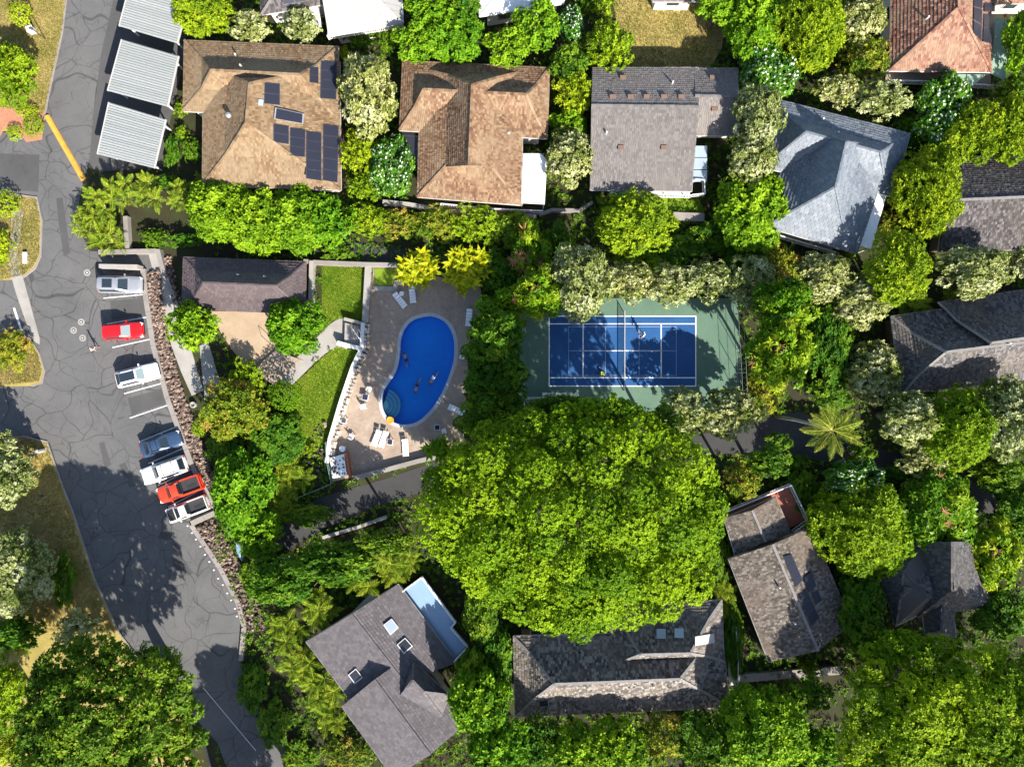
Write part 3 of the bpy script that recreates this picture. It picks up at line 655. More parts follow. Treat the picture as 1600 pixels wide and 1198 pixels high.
roof_panel('h1', 'skylight', [(404,155),(412,156),(411,166),(403,165)], 'sky_glass', .1, .1, 'solarframe')
vent('h1', 360, 183, 'turbine'); vent('h1', 378, 105); vent('h1', 370, 88)
deck_rail('h1', [(362, 292), (430, 297), (531, 300)], .4, 'white', .9)
house('h2', 'hip_roof_house', 'house with weathered brown shake roof and white flat side roof', [
  dict(c=[(629,95),(859,106),(855,217),(624,204)], r=[(662,140),(822,148)], ze=3, zr=5.5, t=.6, b=.4),
  dict(c=[(818,112),(815,321),(652,308),(657,108)], r=[(738,133),(733,257)], ze=2.95, zr=7.0, inner=[(776,122),(766,258),(697,259),(700,118)], zi=4.5, gable=(0, 1))], RT['brown'], 'white')
flat_roof('h2', 'patio_roof', [(818,240),(845,240),(855,250),(851,319),(815,317)], 2.75, 'whiter')
roof_panel('h2', 'skylight', [(793,206),(797,206),(797,210),(793,210)], 'sky_glass', .1, .1, 'white')
deck_rail('h2', [(690, 322), (770, 330), (848, 333)], .6, 'white', 1.0)
for k in range(3): flat_roof('h2', 'deck_floor', [(690+54*k, 318+4*k), (743+54*k, 322+4*k), (743+54*k, 331+3*k), (690+54*k, 325+3*k)], .55, 'reddeck', False)
flat_roof('h2', 'glass_canopy', [(627,206),(655,208),(653,258),(645,258)], 2.3, 'darkglass', False)
house('h3', 'gable_roof_house', 'house with plain grey taupe gable roof dotted with small vents', [
  dict(c=[(926,106),(1091,106),(1081,299),(922,297)], r=[(924,165),(1092,167)], ze=3, zr=5.2, gable=(1, 1)),
  dict(c=[(1086,107),(1153,107),(1155,212),(1085,212)], r=[(1086,150),(1153,151)], ze=2.9, zr=4.8, gable=(1, 1))], RT['taupe'], 'white', .30, .24, .05, capmat=RT['taupe'])
for x, y in ((973,122),(1113,122),(957,152),(985,152),(1010,152),(1037,152),(1064,152),(1116,171),(970,231),(1037,231)): vent('h3', x, y, 'box')
vent('h3', 1050, 131); vent('h3', 947, 209)
for k in range(3): flat_roof('h3', 'glass_canopy', [(1082+k*0,228+19*k),(1105,228+19*k),(1104.5,245.5+19*k),(1081.5,245.5+19*k)], 2.6, 'sky_glass', False)
flat_roof('h3', 'balcony_floor', [(953,296),(1078,298),(1078,309),(953,306)], 1.9, 'whiter', False)
deck_rail('h3', [(953, 305), (1010, 307), (1078, 309)], 1.9, 'white', .9); deck_rail('h3', [(1083, 284), (1097, 285), (1098, 306), (1078, 308)], 1.9, 'white', .9)
house('h4', 'hip_roof_house', 'house turned at an angle with smooth blue grey shingle roof', [
  dict(c=[(1216,156),(1422,209),(1397,308),(1192,262)], r=[(1259,206),(1375,238)], ze=3, zr=6.1, t=.55, b=.37),
  dict(c=[(1398,222),(1339,396),(1195,354),(1245,185)], r=[(1322,222),(1305,292)], ze=2.95, zr=7.6, t=.55, b=.38)], RT['blue'], 'white', .36, .5, .085, .05, fascia='white', cap=.2)
flat_roof('h4', 'patio_roof', [(1365,298),(1385,306),(1361,389),(1342,383)], 2.75, 'whiter')
vent('h4', 1284, 188); vent('h4', 1307, 209)
deck_rail('h4', [(1203, 368), (1262, 386), (1300, 397)], .9, 'white', 1.0); flat_roof('h4', 'deck_floor', [(1206,358),(1300,386),(1298,394),(1204,366)], .85, 'wood', False)
house('h5', 'hip_roof_house', 'house with terracotta tile roof and green side roof at top right', [
  dict(c=[(1547,-90),(1549,113),(1390,111),(1393,-90)], r=[(1497,-20),(1498,12)], ze=3, zr=6.9)], RT['terra'], 'cream', .34, .26, .08, fascia='white', capmat=RT['terra'])
flat_roof('h5', 'patio_roof', [(1554,27),(1577,33),(1571,127),(1549,115)], 2.6, 'greenmetal'); flat_roof('h5', 'patio_roof', [(1475,115),(1540,117),(1522,133),(1498,133)], 2.5, 'greenmetal')
roof_panel('h5', 'solar_panel', [(1522,-10),(1536,-10),(1534,64),(1521,52)], 'solar', div=(1, 3)); roof_panel('h5', 'solar_panel', [(1537.5,22),(1555,22),(1553,70),(1536,66)], 'solar', div=(1, 2)); roof_panel('h5', 'solar_panel', [(1538,5),(1555,5),(1555,19),(1538,19)], 'solar')
vent('h5', 1447, 30); deck_rail('h5', [(1380, 131), (1450, 133), (1500, 136), (1552, 140), (1572, 128)], 1.2, 'white', .9); flat_roof('h5', 'deck_floor', [(1385,113),(1548,116),(1548,136),(1383,129)], 1.15, 'wood', False)
house('h5b', 'tile_roof_outbuilding', 'terracotta roof corner with cream wall at top right edge', [dict(c=[(1556,-110),(1690,-110),(1690,5),(1556,6)], r=[(1600,-50),(1650,-50)], ze=3.2, zr=5.6)], RT['terra'], 'cream', .36, .3, .06, cat='building')
house('h6', 'gable_roof_house', 'house with near black shake gable roof at right edge below terracotta house', [dict(c=[(1487,246),(1690,238),(1690,388),(1466,393)], r=[(1486,313),(1690,304)], ze=3, zr=6.0, gable=(1, 0))], RT['dark'], 'brownwall', .30, .22, .06, .3, .06, capmat=M['caps'])
house('h7', 'hip_roof_house', 'house with two dark slate shake wings at right edge', [
  dict(c=[(1392,494),(1700,450),(1700,580),(1409,616)], r=[(1478,550),(1700,522)], ze=3, zr=6.6, t=.45, b=.27),
  dict(c=[(1466,472),(1700,438),(1700,560),(1545,570)], r=[(1548,536),(1700,514)], ze=2.9, zr=7.1, t=.45, b=.27)], RT['slate'], 'brownwall', .30, .22, .06, .3, .06, capmat=M['caps'])
vent('h7', 1573, 537)
house('h8', 'hip_roof_house', 'house with shaded charcoal roof half hidden between lower right trees', [
  dict(c=[(1364,868),(1446,842),(1496,930),(1400,978)], r=[(1412,893),(1452,932)], ze=3, zr=5.2),
  dict(c=[(1524,846),(1555,945),(1434,964),(1424,846)], r=[(1487,846),(1487,922)], ze=2.95, zr=6.4, gable=(1, 0)),
  dict(c=[(1490,940),(1494,1000),(1446,990),(1440,945)], r=[(1472,935),(1470,985)], ze=2.8, zr=4.4)], RT['shadow'], 'brownwall', .30, .22, .06, .3, .06)
house('h9', 'gable_roof_house', 'house with tilted grey brown gable roofs and red deck', [
  dict(c=[(1212,776),(1237,836),(1149,869),(1131,809)], r=[(1175,797),(1196,846)], ze=3, zr=4.3, gable=(1, 1)),
  dict(c=[(1267,823),(1331,974),(1201,1034),(1138,873)], r=[(1207,850),(1278,1016)], ze=3.5, zr=5.3, gable=(1, 1))], RT['greybrown'], 'brownwall', .30, .22, .06, .3, .08, capmat=M['caps'])
for q, dv in (([(1224,869),(1237,865),(1255,906),(1243,918)], (1, 4)), ([(1256,902),(1268,892),(1276,915),(1264,925)], (1, 2)), ([(1248,930),(1261,922),(1281,964),(1268,979)], (1, 3)), ([(1268,926),(1279,922),(1285,938),(1275,945)], (1, 1))): roof_panel('h9', 'solar_panel', q, 'solar', div=dv)
vent('h9', 1216, 916, 'pipe'); vent('h9', 1240, 972, 'pipe')
flat_roof('h9', 'red_deck', [(1132,798),(1231,757),(1257,812),(1232,826),(1212,778),(1134,809)], 2.0, 'reddeck', False); deck_rail('h9', [(1131, 797), (1231, 756), (1258, 812), (1236, 828)], 2.0, 'white', .95)
house('h10', 'hip_roof_house', 'long house with mottled grey shake roof below the giant tree', [
  dict(c=[(802,993),(1128,985),(1140,1105),(805,1119)], r=[(866,1068),(1062,1060)], ze=3, zr=6.0, t=.4, b=.25),
  dict(c=[(955,945),(1128,937),(1131,1032),(950,1045)], r=[(1000,1022),(1078,1020)], ze=2.95, zr=6.2, t=.4, b=.3)], RT['mottled'], 'brownwall', .32, .24, .06, .3, .08, capmat=M['caps'])
for q in ([(1026,982),(1040,982),(1040,997),(1026,997)], [(1054,981),(1068,981),(1068,996),(1054,996)]): roof_panel('h10', 'skylight', q, 'sky_glass', .1, .14, 'white')
roof_panel('h10', 'skylight', [(842,1095),(857,1094),(857,1103),(842,1104)], 'darkglass', .08, .1, 'white'); roof_panel('h10', 'roof_sheet', [(1086,994),(1122,988),(1122,1003),(1086,1009)], 'trim', .12, .05, 'metal', inset=.02)
vent('h10', 1020, 1070); flat_roof('h10', 'side_walkway', [(1132,972),(1144,974),(1149,1030),(1148,1070),(1140,1070),(1136,1020)], .7, 'trim', False); deck_rail('h10', [(1145, 974), (1149, 1030), (1148, 1070)], .7, 'trim', 1.0)
house('h11', 'gable_roof_house', 'house with mauve grey shingle gables and three square skylights', [
  dict(c=[(622,912),(714,1034),(546,1091),(478,1002)], r=[(549,959),(632,1066)], ze=3.2, zr=4.7, gable=(1, 1)),
  dict(c=[(649,1016),(730,1128),(615,1215),(534,1103)], r=[(585,1061),(672,1178)], ze=3.6, zr=5.5, gable=(1, 1)),
  dict(c=[(646,1035),(702,1085),(690,1118),(618,1098)], r=[(645,1062),(662,1080)], ze=4.3, zr=6.4)], RT['mauve'], 'cream', .32, .4, .06, .05, capmat=RT['mauve'])
for q, mt in (([(599,976),(612,966),(623,980),(610,992)], 'sky_glass'), ([(620,1007),(633,996),(645,1009),(631,1021)], 'darkglass'), ([(544,1054),(556,1044),(567,1058),(554,1068)], 'darkglass')): roof_panel('h11', 'skylight', q, mt, .1, .12, 'white', inset=.14)
flat_roof('h11', 'roof_deck', [(630,922),(660,900),(712,970),(705,978),(730,1007),(708,1030)], 2.7, 'shadeblue', False, .3); deck_rail('h11', [(630, 922), (660, 900), (712, 970), (705, 978), (731, 1008), (709, 1031)], 2.7, 'white', .55, .9)
flat_roof('h11', 'porch_roof', [(538,968),(582,924),(594,938),(550,984)], 2.5, 'trim', False, .2); flat_roof('h11', 'porch_roof', [(688,1098),(700,1092),(712,1118),(704,1124)], 2.3, 'shadeblue', False, .15)
house('h12', 'tile_roof_house', 'house with dark tile roof and solar panels at top edge', [dict(c=[(404,-120),(575,-140),(572,-4),(408,24)], r=[(455,-50),(525,-60)], ze=3, zr=5.6)], RT['dark'], 'white', capmat=M['caps'])
roof_panel('h12', 'solar_panel', [(442,-12),(478,-17),(480,2),(442,8)], 'solar', div=(2, 1)); roof_panel('h12', 'solar_panel', [(485,-14),(505,-17),(507,-2),(485,1)], 'solar', div=(1, 1))
house('h12b', 'metal_roof_house', 'house with smooth light grey metal roof and cream balustrade at top edge', [dict(c=[(500,-70),(624,-84),(630,37),(513,57)], r=[(502,-14),(580,-12)], ze=3.2, zr=4.9, gable=(1, 0))], M['greyroof'], 'cream', 6, .6, .012, 0, fascia='white', capmat=M['greyroof'], cap=.12)
deck_rail('h12b', [(515, 62), (572, 53), (631, 44)], 2.2, 'white', .9, .2); flat_roof('h12b', 'balcony_floor', [(514,50),(629,32),(631,43),(516,60)], 2.15, 'cream', False)
flat_roof('h12b', 'side_deck', [(468,14),(499,10),(502,42),(480,40)], 1.6, 'whiter', False)
house('h13', 'flat_roof_house', 'house with bright white low roof at top edge above round green trees', [dict(c=[(747,-60),(905,-60),(880,6),(749,26)], r=[(790,-25),(850,-25)], ze=3, zr=3.6)], M['whiter'], 'white', 3, 3, .01, 0, fascia='white', cap=.06)
house('h14', 'low_roof_house', 'sliver of grey roof above the dry backyard lawn at top edge', [dict(c=[(1005,-80),(1100,-80),(1094,3),(1020,3)], r=[(1030,-40),(1075,-40)], ze=3, zr=4.2)], RT['taupe'], 'cream', cat='house')
house('pav', 'pavilion', 'open pavilion with mauve brown hip roof beside the parking lot', [dict(c=[(287,402),(478,409),(477,490),(285,483)], r=[(318,441),(430,446)], ze=2.8, zr=5.5, t=.52, b=.33)], RT['pavilion'], 'cream', .36, .4, .10, .05, cat='pavilion', open_walls=True, fascia='brownwall', cap=.16)
vent('pav', 374, 430); vent('pav', 415, 433)
o = MB().slab(PL([(292, 412), (474, 416), (473, 489), (291, 482)]), 0, .10).build('pavilion_floor', M['concrete'], HOUSES['pav'][0])
# ---------------------------------------------------------------- carports
def carport(label, q, lab_group='carports'):
    z = 2.55; w = [P(*p, z) for p in q]; c = sum(w, Vector())/4; root = thing('carport', label, 'carport', Vector((c.x, c.y, 0)), group=lab_group)
    TL, TR, BR, BL = w; N = 21
    for i in range(N):
        t0, t1, t2, t3 = i/N, (i+.14)/N, (i+.3)/N, 1.0*(i+.985)/N
        e = lambda t, k: (TL.lerp(BL, t)+Vector((0, 0, k)), TR.lerp(BR, t)+Vector((0, 0, k)))
        mb = MB(); rows = [e(t0, .03), e((i+.03)/N, -.08), e((i+.22)/N, -.08), e((i+.26)/N, .03), e(t3, .03), e(t3, -.02)]
        for (a, b), (a2, b2) in zip(rows, rows[1:]): mb.add([a, b, b2, a2], [(0, 1, 2, 3)], .25+.5*random.random())
        mb.build('roof_panel', M['carport'], root)
    und = MB().slab([p.lerp(c, .01) for p in w], z-.14, z-.07).build('roof_frame', M['metal'], root)
    for t in (.08, .92):
        for s in (.1, .9):
            p = TL.lerp(TR, s).lerp(BL.lerp(BR, s), t); MB().box((p.x, p.y, (z-.14)/2), (.15, .15, z-.14)).build('post', M['white'], root)
    fa = MB()
    for a, b in ((TL, BL), (TR, BR)): fa.bar(a-Vector((0, 0, .05)), b-Vector((0, 0, .05)), .1, .2)
    fa.build('fascia', M['trim'], root)
carport('ribbed pale steel carport cut off by top edge of picture', [(207,-39),(298,-12),(277,68),(186,41)])
carport('ribbed pale steel carport in middle of the row of three', [(190,62),(279,88),(262,167),(168,142)])
carport('ribbed pale steel carport nearest to the palms, lowest of three', [(170,160),(259,187),(241,263),(152,241)])
# ---------------------------------------------------------------- vehicles (built at origin, nose to +x)
def paint(name, c, metal=0.0): return plain(name, c, .3, metal, .04, .6, .5, .9)
def vehicle(name, label, px, py, ang, L, W, body, kind='suv', Ht=1.65, glass='carglass', roofmat=None, hood=None, sunroof=None, rack=False, z=.02, cat='car'):
    c = P(px, py, 1.1); root = thing(name, label, cat, (c.x, c.y, z), R_(ang), group='vehicles in the parking lot')
    hw = W/2; hl = L/2
    truck = kind == 'truck'
    belt = .98 if kind != 'sedan' else .9; hoodz = belt-.02
    # body loft
    st = [(-1, .74, .62, .5), (-.985, .86, .80, .42), (-.95, .94, .93, .33), (-.86, .985, 1.0, .27), (-.5, 1, 1.02, .25), (0, 1, 1.02, .25), (.35, 1, 1.0, .25), (.6, .99, .97, .26), (.8, .965, .93, .28), (.92, .9, .86, .33), (.975, .78, .72, .42), (1, .62, .60, .5)]
    mb = LMB(); rows = []
    for s, wf, zf, zb in st:
        w_ = hw*wf; zt = belt*zf; zm = zb+(zt-zb)*.55
        if truck and s < -.1: zt = .98*min(1, zf)
        half = [(w_*.90, zb), (w_, zb+.12), (w_*1.0, zm), (w_*.97, zt-.09), (w_*.90, zt-.015), (w_*.5, zt+.03), (0, zt+.045)]
        ring = [(s*hl, y, zz) for y, zz in half]+[(s*hl, -y, zz) for y, zz in half[-2::-1]]
        rows.append(ring)
    m = len(rows[0]); vs = [v for r in rows for v in r]
    fs = [(i*m+k, i*m+k+1, (i+1)*m+k+1, (i+1)*m+k) for i in range(len(rows)-1) for k in range(m-1)]
    fs += [(i*m+m-1, i*m, (i+1)*m, (i+1)*m+m-1) for i in range(len(rows)-1)]+[tuple(range(m)), tuple(reversed(range((len(rows)-1)*m, len(rows)*m)))]
    mb.add(vs, fs).build('body', body, root, smooth=True)
    # greenhouse
    if kind == 'suv': xb, xf = (-.955*hl, .44*hl); tb, tf = (-.83*hl, .03*hl)
    elif kind == 'hatch': xb, xf = (-.93*hl, .40*hl); tb, tf = (-.66*hl, .06*hl)
    elif kind == 'sedan': xb, xf = (-.78*hl, .42*hl); tb, tf = (-.46*hl, .06*hl)
    else: xb, xf = (-.12*hl, .56*hl); tb, tf = (-.06*hl, .24*hl)
    wb, wt = hw*.9, hw*.70; zr = Ht-.04; zb_ = belt+.0
    B = [(xf, -wb*.82), (xf-.28, -wb), (xb+.22, -wb), (xb, -wb*.84), (xb, wb*.84), (xb+.22, wb), (xf-.28, wb), (xf, wb*.82)]
    T = [(tf, -wt*.80), (tf-.16, -wt), (tb+.16, -wt), (tb, -wt*.84), (tb, wt*.84), (tb+.16, wt), (tf-.16, wt), (tf, wt*.80)]
    gv = [(x, y, zb_) for x, y in B]+[(x, y, zr) for x, y in T]
    cab = LMB(); cab.add(gv, [(i, (i+1) % 8, 8+(i+1) % 8, 8+i) for i in range(8)]); cab.build('cabin', body, root)
    def pane(nm, i, j, mt, f0=.1, f1=.92, e=.04):
        a, b, c_, d = Vector(gv[i]), Vector(gv[j]), Vector(gv[8+j]), Vector(gv[8+i])
        def pt(s, t): return a.lerp(b, s).lerp(d.lerp(c_, s), t)
        q = [pt(e, f0), pt(1-e, f0), pt(1-e, f1), pt(e, f1)]; n = (q[1]-q[0]).cross(q[3]-q[0]).normalized()
        ctr = sum(q, Vector())/4
        if n.dot(ctr-Vector(((xb+xf)/2, 0, zb_+.2))) < 0: n = -n
        x = LMB(); x.hexa([p-n*.01 for p in q], [p+n*.012 for p in q]); x.build(nm, M[mt], root)
    pane('windscreen', 7, 0, glass); pane('rear_window', 3, 4, 'carglass')
    pane('side_window', 1, 2, 'carglass'); pane('side_window', 5, 6, 'carglass')
    # roof skin, softly crowned
    rm = LMB(); rws = []
    for k in range(7):
        s = k/6; x = tb+(tf-tb)*s; e = .05*math.sin(math.pi*s); wq = wt*(.86 if k in (0, 6) else 1)
        rws.append([(x, wq, zr-.002), (x, wq*.8, zr+.03+e*.5), (x, 0, zr+.045+e), (x, -wq*.8, zr+.03+e*.5), (x, -wq, zr-.002)])
    rm.add([v for r in rws for v in r], [(i*5+k, i*5+k+1, (i+1)*5+k+1, (i+1)*5+k) for i in range(6) for k in range(4)]); rm.build('roof', roofmat or body, root, smooth=True)
    if sunroof:
        a, b = sunroof; x0, x1 = tb+(tf-tb)*a, tb+(tf-tb)*b
        LMB().box(((x0+x1)/2, 0, zr+.095), (x1-x0, wt*1.35, .02)).build('sunroof', M['carglass'], root)
    if rack:
        for s in (-1, 1): LMB().tube([(tb+.15, s*wt*.9, zr+.1), (tf-.2, s*wt*.9, zr+.1)], .025, 6).build('roof_rail', M['black'], root)
        for x in (tb+(tf-tb)*.25, tb+(tf-tb)*.78): LMB().tube([(x, -wt*.9, zr+.12), (x, wt*.9, zr+.12)], .028, 6).build('cross_bar', M['black'], root)
    if hood:
        LMB().add([(xf+.05, -hw*.72, belt+.05), (hl*.9, -hw*.66, belt*.9+.05), (hl*.9, hw*.66, belt*.9+.05), (xf+.05, hw*.72, belt+.05), (xf+.05, 0, belt+.075), (hl*.9, 0, belt*.9+.075)], [(0, 1, 5, 4), (4, 5, 2, 3)]).build('bonnet', hood, root)
    if truck:
        x0, x1 = -.955*hl, xb-.1; wy = hw*.86
        LMB().box(((x0+x1)/2, 0, 1.055), (x1-x0, wy*2-.22, .03)).build('bed_floor', M['bed'], root)
        for s in (-1, 1): LMB().box(((x0+x1)/2, s*(wy-.03), 1.14), (x1-x0, .12, .3)).build('bed_side', body, root)
        LMB().box((x0, 0, 1.14), (.09, wy*2, .3)).build('tailgate', body, root); LMB().box((x1+.02, 0, 1.14), (.08, wy*2, .3)).build('bed_front', M['black'], root)
        LMB().box(((x0+x1)/2-.05, wy*.28, 1.085), ((x1-x0)*.5, .5, .03), .1).build('bed_mat', M['tyre'], root)
    for s in (-1, 1):
        for x in (.62*hl, -.58*hl):
            r = .36 if truck or kind == 'suv' else .33
            wm = LMB().tube([(x, s*(hw-.20), r), (x, s*(hw+.015), r)], r, 18); t = wm.build('wheel', M['tyre'], root)
            LMB().tube([(x, s*(hw-.02), r), (x, s*(hw+.03), r)], r*.62, 12).build('rim', M['rim'], t)
        LMB().box((.9*hl, s*hw*.70, belt*.78), (.30, .34, .13), s*R_(-20)).build('headlight', M['headlamp'], root)
        LMB().box((-.968*hl, s*hw*.74, belt*.80), (.12, .28, .16)).build('taillight', M['taillamp'], root)
        LMB().box((xf-.42, s*(hw+.09), belt+.09), (.13, .22, .14)).build('mirror', body, root)
    LMB().box((.985*hl, 0, .58), (.1, hw*1.1, .18)).build('grille', M['black'], root)
    LMB().box((-.99*hl, 0, .52), (.08, hw*.5, .14)).build('number_plate', M['white'], root)
    return root
vehicle('parked_car', 'silver estate car with black panoramic roof nearest the wall', 185, 444, -1, 5.0, 1.92, paint('silver_paint', (.42, .42, .44), .5), 'suv', 1.62, sunroof=(.28, .78))
vehicle('parked_car', 'bright red car parked alone near the three manholes', 190, 517, 4, 4.5, 1.86, paint('red_paint', (.55, .006, .008)), 'suv', 1.58, glass='palecarglass')
vehicle('parked_car', 'white car with long black glass roof in upper bays', 212, 586, 14, 4.9, 1.9, paint('white_paint_car', (.80, .80, .80)), 'hatch', 1.5, glass='palecarglass', sunroof=(.02, .97))
vehicle('parked_car', 'dark blue sedan parked beside the white roof rack van', 249, 694, 19, 4.75, 1.85, paint('blue_paint', (.045, .085, .16), .4), 'sedan', 1.48, rack=True)
vehicle('parked_van', 'white four wheel drive with roof bars parked nose out', 254, 735, 199, 5.2, 1.98, paint('white_paint_van', (.78, .77, .74)), 'suv', 1.95, rack=True, cat='van')
vehicle('pickup_truck', 'orange red pickup truck with open black bed', 279, 764, 200, 5.2, 1.9, paint('orange_red_paint', (.72, .045, .01)), 'truck', 1.8, cat='pickup')
vehicle('pickup_truck', 'small silver white pickup with dark bonnet, lowest in the row', 291, 796, 201, 4.9, 1.8, paint('ivory_paint', (.62, .60, .55)), 'truck', 1.62, hood=M['black'], cat='pickup')
vehicle('parked_car', 'blue car with nose poking out from under middle carport', 234, 140, -17, 4.4, 1.8, paint('mid_blue_paint', (.05, .16, .36)), 'hatch', 1.5)
vehicle('parked_car', 'black car barely showing under the middle carport', 240, 100, -17, 4.4, 1.8, paint('black_paint', (.015, .015, .02)), 'hatch', 1.48)
# ---------------------------------------------------------------- pool furniture
def make_lounger(cushion='plastic'):
    root = thing('sun_lounger', 'x', 'sun lounger')
    for s in (-1, 1): LMB().box((0, s*.31, .30), (1.9, .05, .06)).build('side_rail', M['plastic'], root)
    for x in (-.8, .7):
        for s in (-1, 1): LMB().box((x, s*.29, .14), (.06, .06, .28)).build('leg', M['plastic'], root)
    for k in range(4): LMB().box((-.78+.31*k, 0, .335), (.27, .58, .035)).build('seat_panel', M[cushion], root)
    for k in range(2): LMB().box((.46+.33*k, 0, .43+.12*k), (.30, .58, .035), 0, .5, 0, R_(-20)).build('backrest_panel', M[cushion], root)
    LMB().box((.93, 0, .59), (.1, .60, .06)).build('headrest', M['plastic'], root)
    return root
la, lb = make_lounger(), make_lounger('pink')
lds = [(626, 470, 128, la, 'white lounger beside grass planter, tilted, above the pool'), (645, 461, 96, la, 'white lounger upright under the yellow leaf plant above pool'),
       (589, 684, 68, la, 'white lounger left of the pink covered lounger'), (600, 686, 70, lb, 'lounger with pale pink cover below the pool'),
       (634, 699, 94, la, 'white lounger standing alone near the deck bottom edge'), (713, 640, -25, la, 'white lounger half under the hedge right of the pool'), (733, 497, 85, la, 'white lounger tucked against hedge at upper right of pool')]
used = set()
for x, y, an, pr, lab in lds:
    o = pr if pr.name not in used else copy_tree(pr); used.add(pr.name); o.location = P(x, y, .12); o.rotation_euler.z = R_(an); o['label'] = lab; o['group'] = 'sun loungers'
def make_chair():
    root = thing('resin_chair', 'x', 'chair')
    LMB().box((0, 0, .43), (.46, .46, .04)).build('seat', M['plastic'], root)
    bk = LMB()
    for k in range(5): bk.bar((-.22, -.19+.095*k, .45), (-.30, -.19+.095*k, .86), .06, .03)
    bk.bar((-.30, -.23, .87), (-.30, .23, .87), .05, .07); bk.build('backrest', M['plastic'], root)
    for sx in (-1, 1):
        LMB().bar((-.26, sx*.25, .63), (.2, sx*.25, .63), .06, .03).build('armrest', M['plastic'], root)
        for sy in (-1, 1): LMB().bar((sx*.2, sy*.22, .42), (sx*.24, sy*.25, 0), .045).build('leg', M['plastic'], root)
    return root
ch = make_chair()
cds = [(579, 608, -30, .12, 'white chair on deck left of pool, upper of two'), (570, 635, 10, .12, 'white chair on deck left of pool steps, lower of two'), (722, 557, 170, .12, 'white chair against hedge right of the pool'),
       (551, 681, 60, .12, 'white chair on sunny deck near the barbecue'), (694, 673, 200, .12, 'white chair by navy topped table at lower right deck'),
       (851, 616.5, 90, .03, 'leftmost of four white chairs below the court'), (860, 617, 92, .03, 'second from left of four white chairs below the court'), (872, 616.5, 80, .03, 'third from left of four white chairs below the court'), (881, 616.5, 100, .03, 'rightmost of four white chairs below the court')]
for i, (x, y, an, z, lab) in enumerate(cds):
    o = ch if i == 0 else copy_tree(ch); o.location = P(x, y, z); o.rotation_euler.z = R_(an); o['label'] = lab; o['group'] = 'white resin chairs'
def table(label, x, y, mat, top=.62, r=.0, under='plastic'):
    t = thing('side_table', label, 'table', P(x, y, .12), R_(-8))
    if r: LMB().lathe((0, 0, 0), [(r, .62), (r, .66), (r*.3, .665)], 18).build('table_top', M[mat], t)
    else:
        LMB().box((0, 0, .58), (top+.1, top+.1, .05)).build('frame', M[under], t); LMB().box((0, 0, .62), (top, top, .05)).build('table_top', M[mat], t)
    for a in (-1, 1):
        for b in (-1, 1): LMB().bar((a*.2, b*.2, .57), (a*.26, b*.26, 0), .05).build('leg', M[under], t)
table('small table with navy top beside the pink lounger', 611, 690, 'navy', .5); table('navy topped white table at lower right of pool', 684, 667, 'navy', .5)
table('round white table in the shaded corner by barbecue', 537, 700, 'plastic', r=.34); table('small dark square table on sunny part of the deck', 539.5, 657, 'solarframe', .45)
table('small white round table between the two upper loungers', 629, 460, 'plastic', r=.26); table('navy cloth covered table left of the pool', 572.5, 620.5, 'navy', .58)
o = MB().lathe(P(609.5, 656, .128), [(.0, .05), (.22, .05), (.36, .02), (.42, .09), (.36, .17), (.22, .14)], 18).build('pool_float', M['floatorange']); tag(o, 'orange float lying on pool edge below the entry steps', 'float')
hp = thing('ball_hopper', 'yellow basket of tennis balls with white handle on the court', 'ball basket', P(941, 583, .04))
mb = MB(); c = P(941, 583, .04)
for k in range(26): mb.lathe(c+Vector((random.uniform(-.2, .2), random.uniform(-.2, .2), .5+random.uniform(0, .1))), [(.02, -.05), (.06, 0), (.02, .05)], 6)
mb.build('balls', M['yellow'], hp); MB().box(c+Vector((0, 0, .35)), (.48, .48, .3), .5).build('basket', M['darkmetal'], hp); MB().bar(P(936, 573, .8), P(947, 581, .75), .06).build('handle', M['white'], hp)
for s in (-1, 1): MB().bar(c+Vector((s*.2, 0, .4)), c+Vector((s*.26, .1, 0)), .04).build('leg', M['darkmetal'], hp)
o = MB().lathe(P(900, 616.5, .03), [(.2, 0), (.25, .42), (.22, .42), (.17, .05)], 16).build('bucket', M['whiter']); tag(o, 'pale round bucket right of the four court chairs', 'bucket')
be = thing('bench', 'long pale bench by the fence at lower left of the court', 'bench', P(836, 622)); c = P(836, 622, 0)
MB().box(c+Vector((0, 0, .45)), (1.7, .3, .05)).build('seat', M['metal'], be)
for s in (-1, 1): MB().box(c+Vector((s*.7, 0, .22)), (.06, .28, .42)).build('leg', M['metal'], be)
def simple(name, label, cat, parts):
    t = thing(name, label, cat, P(*parts[0][0][:2]))
    for (x, y, z), d, rz, nm, mt in parts: MB().box(P(x, y, 0)+Vector((0, 0, z)), d, rz).build(nm, M[mt], t)
simple('utility_box', 'small white utility box on dry lawn beside topiary bush', 'utility box', [((54, 51, .45), (.6, .55, .7), .3, 'cabinet', 'white'), ((54, 51, .84), (.68, .63, .07), .3, 'lid', 'whiter'), ((54, 51, .07), (.8, .75, .1), .3, 'plinth', 'concrete')])
lp = thing('lamp_post', 'thin dark lamp post on the dry lawn at top left', 'lamp post', P(72, 62)); MB().tube([P(72, 62, 0), P(72, 62, 0)+Vector((0, 0, 2.2))], .05).build('pole', M['darkmetal'], lp); MB().lathe(P(72, 62)+Vector((0, 0, 2.2)), [(.06, 0), (.14, .06), (.14, .26), (.18, .28), (.04, .38)], 10).build('lamp_head', M['darkmetal'], lp)
simple('sign_pillar', 'grey sign pillar on verge beside road left edge', 'sign', [((68, 704, .75), (.75, .22, 1.4), .35, 'panel', 'trim'), ((68, 704, .1), (.95, .4, .12), .35, 'base', 'concrete')])
simple('drain_cover', 'dark square drain grate in the dry grass verge', 'drain', [((66, 774, .125), (.62, .42, .03), .1, 'frame', 'concrete'), ((66, 774, .142), (.5, .32, .02), .1, 'grate', 'darkmetal')])
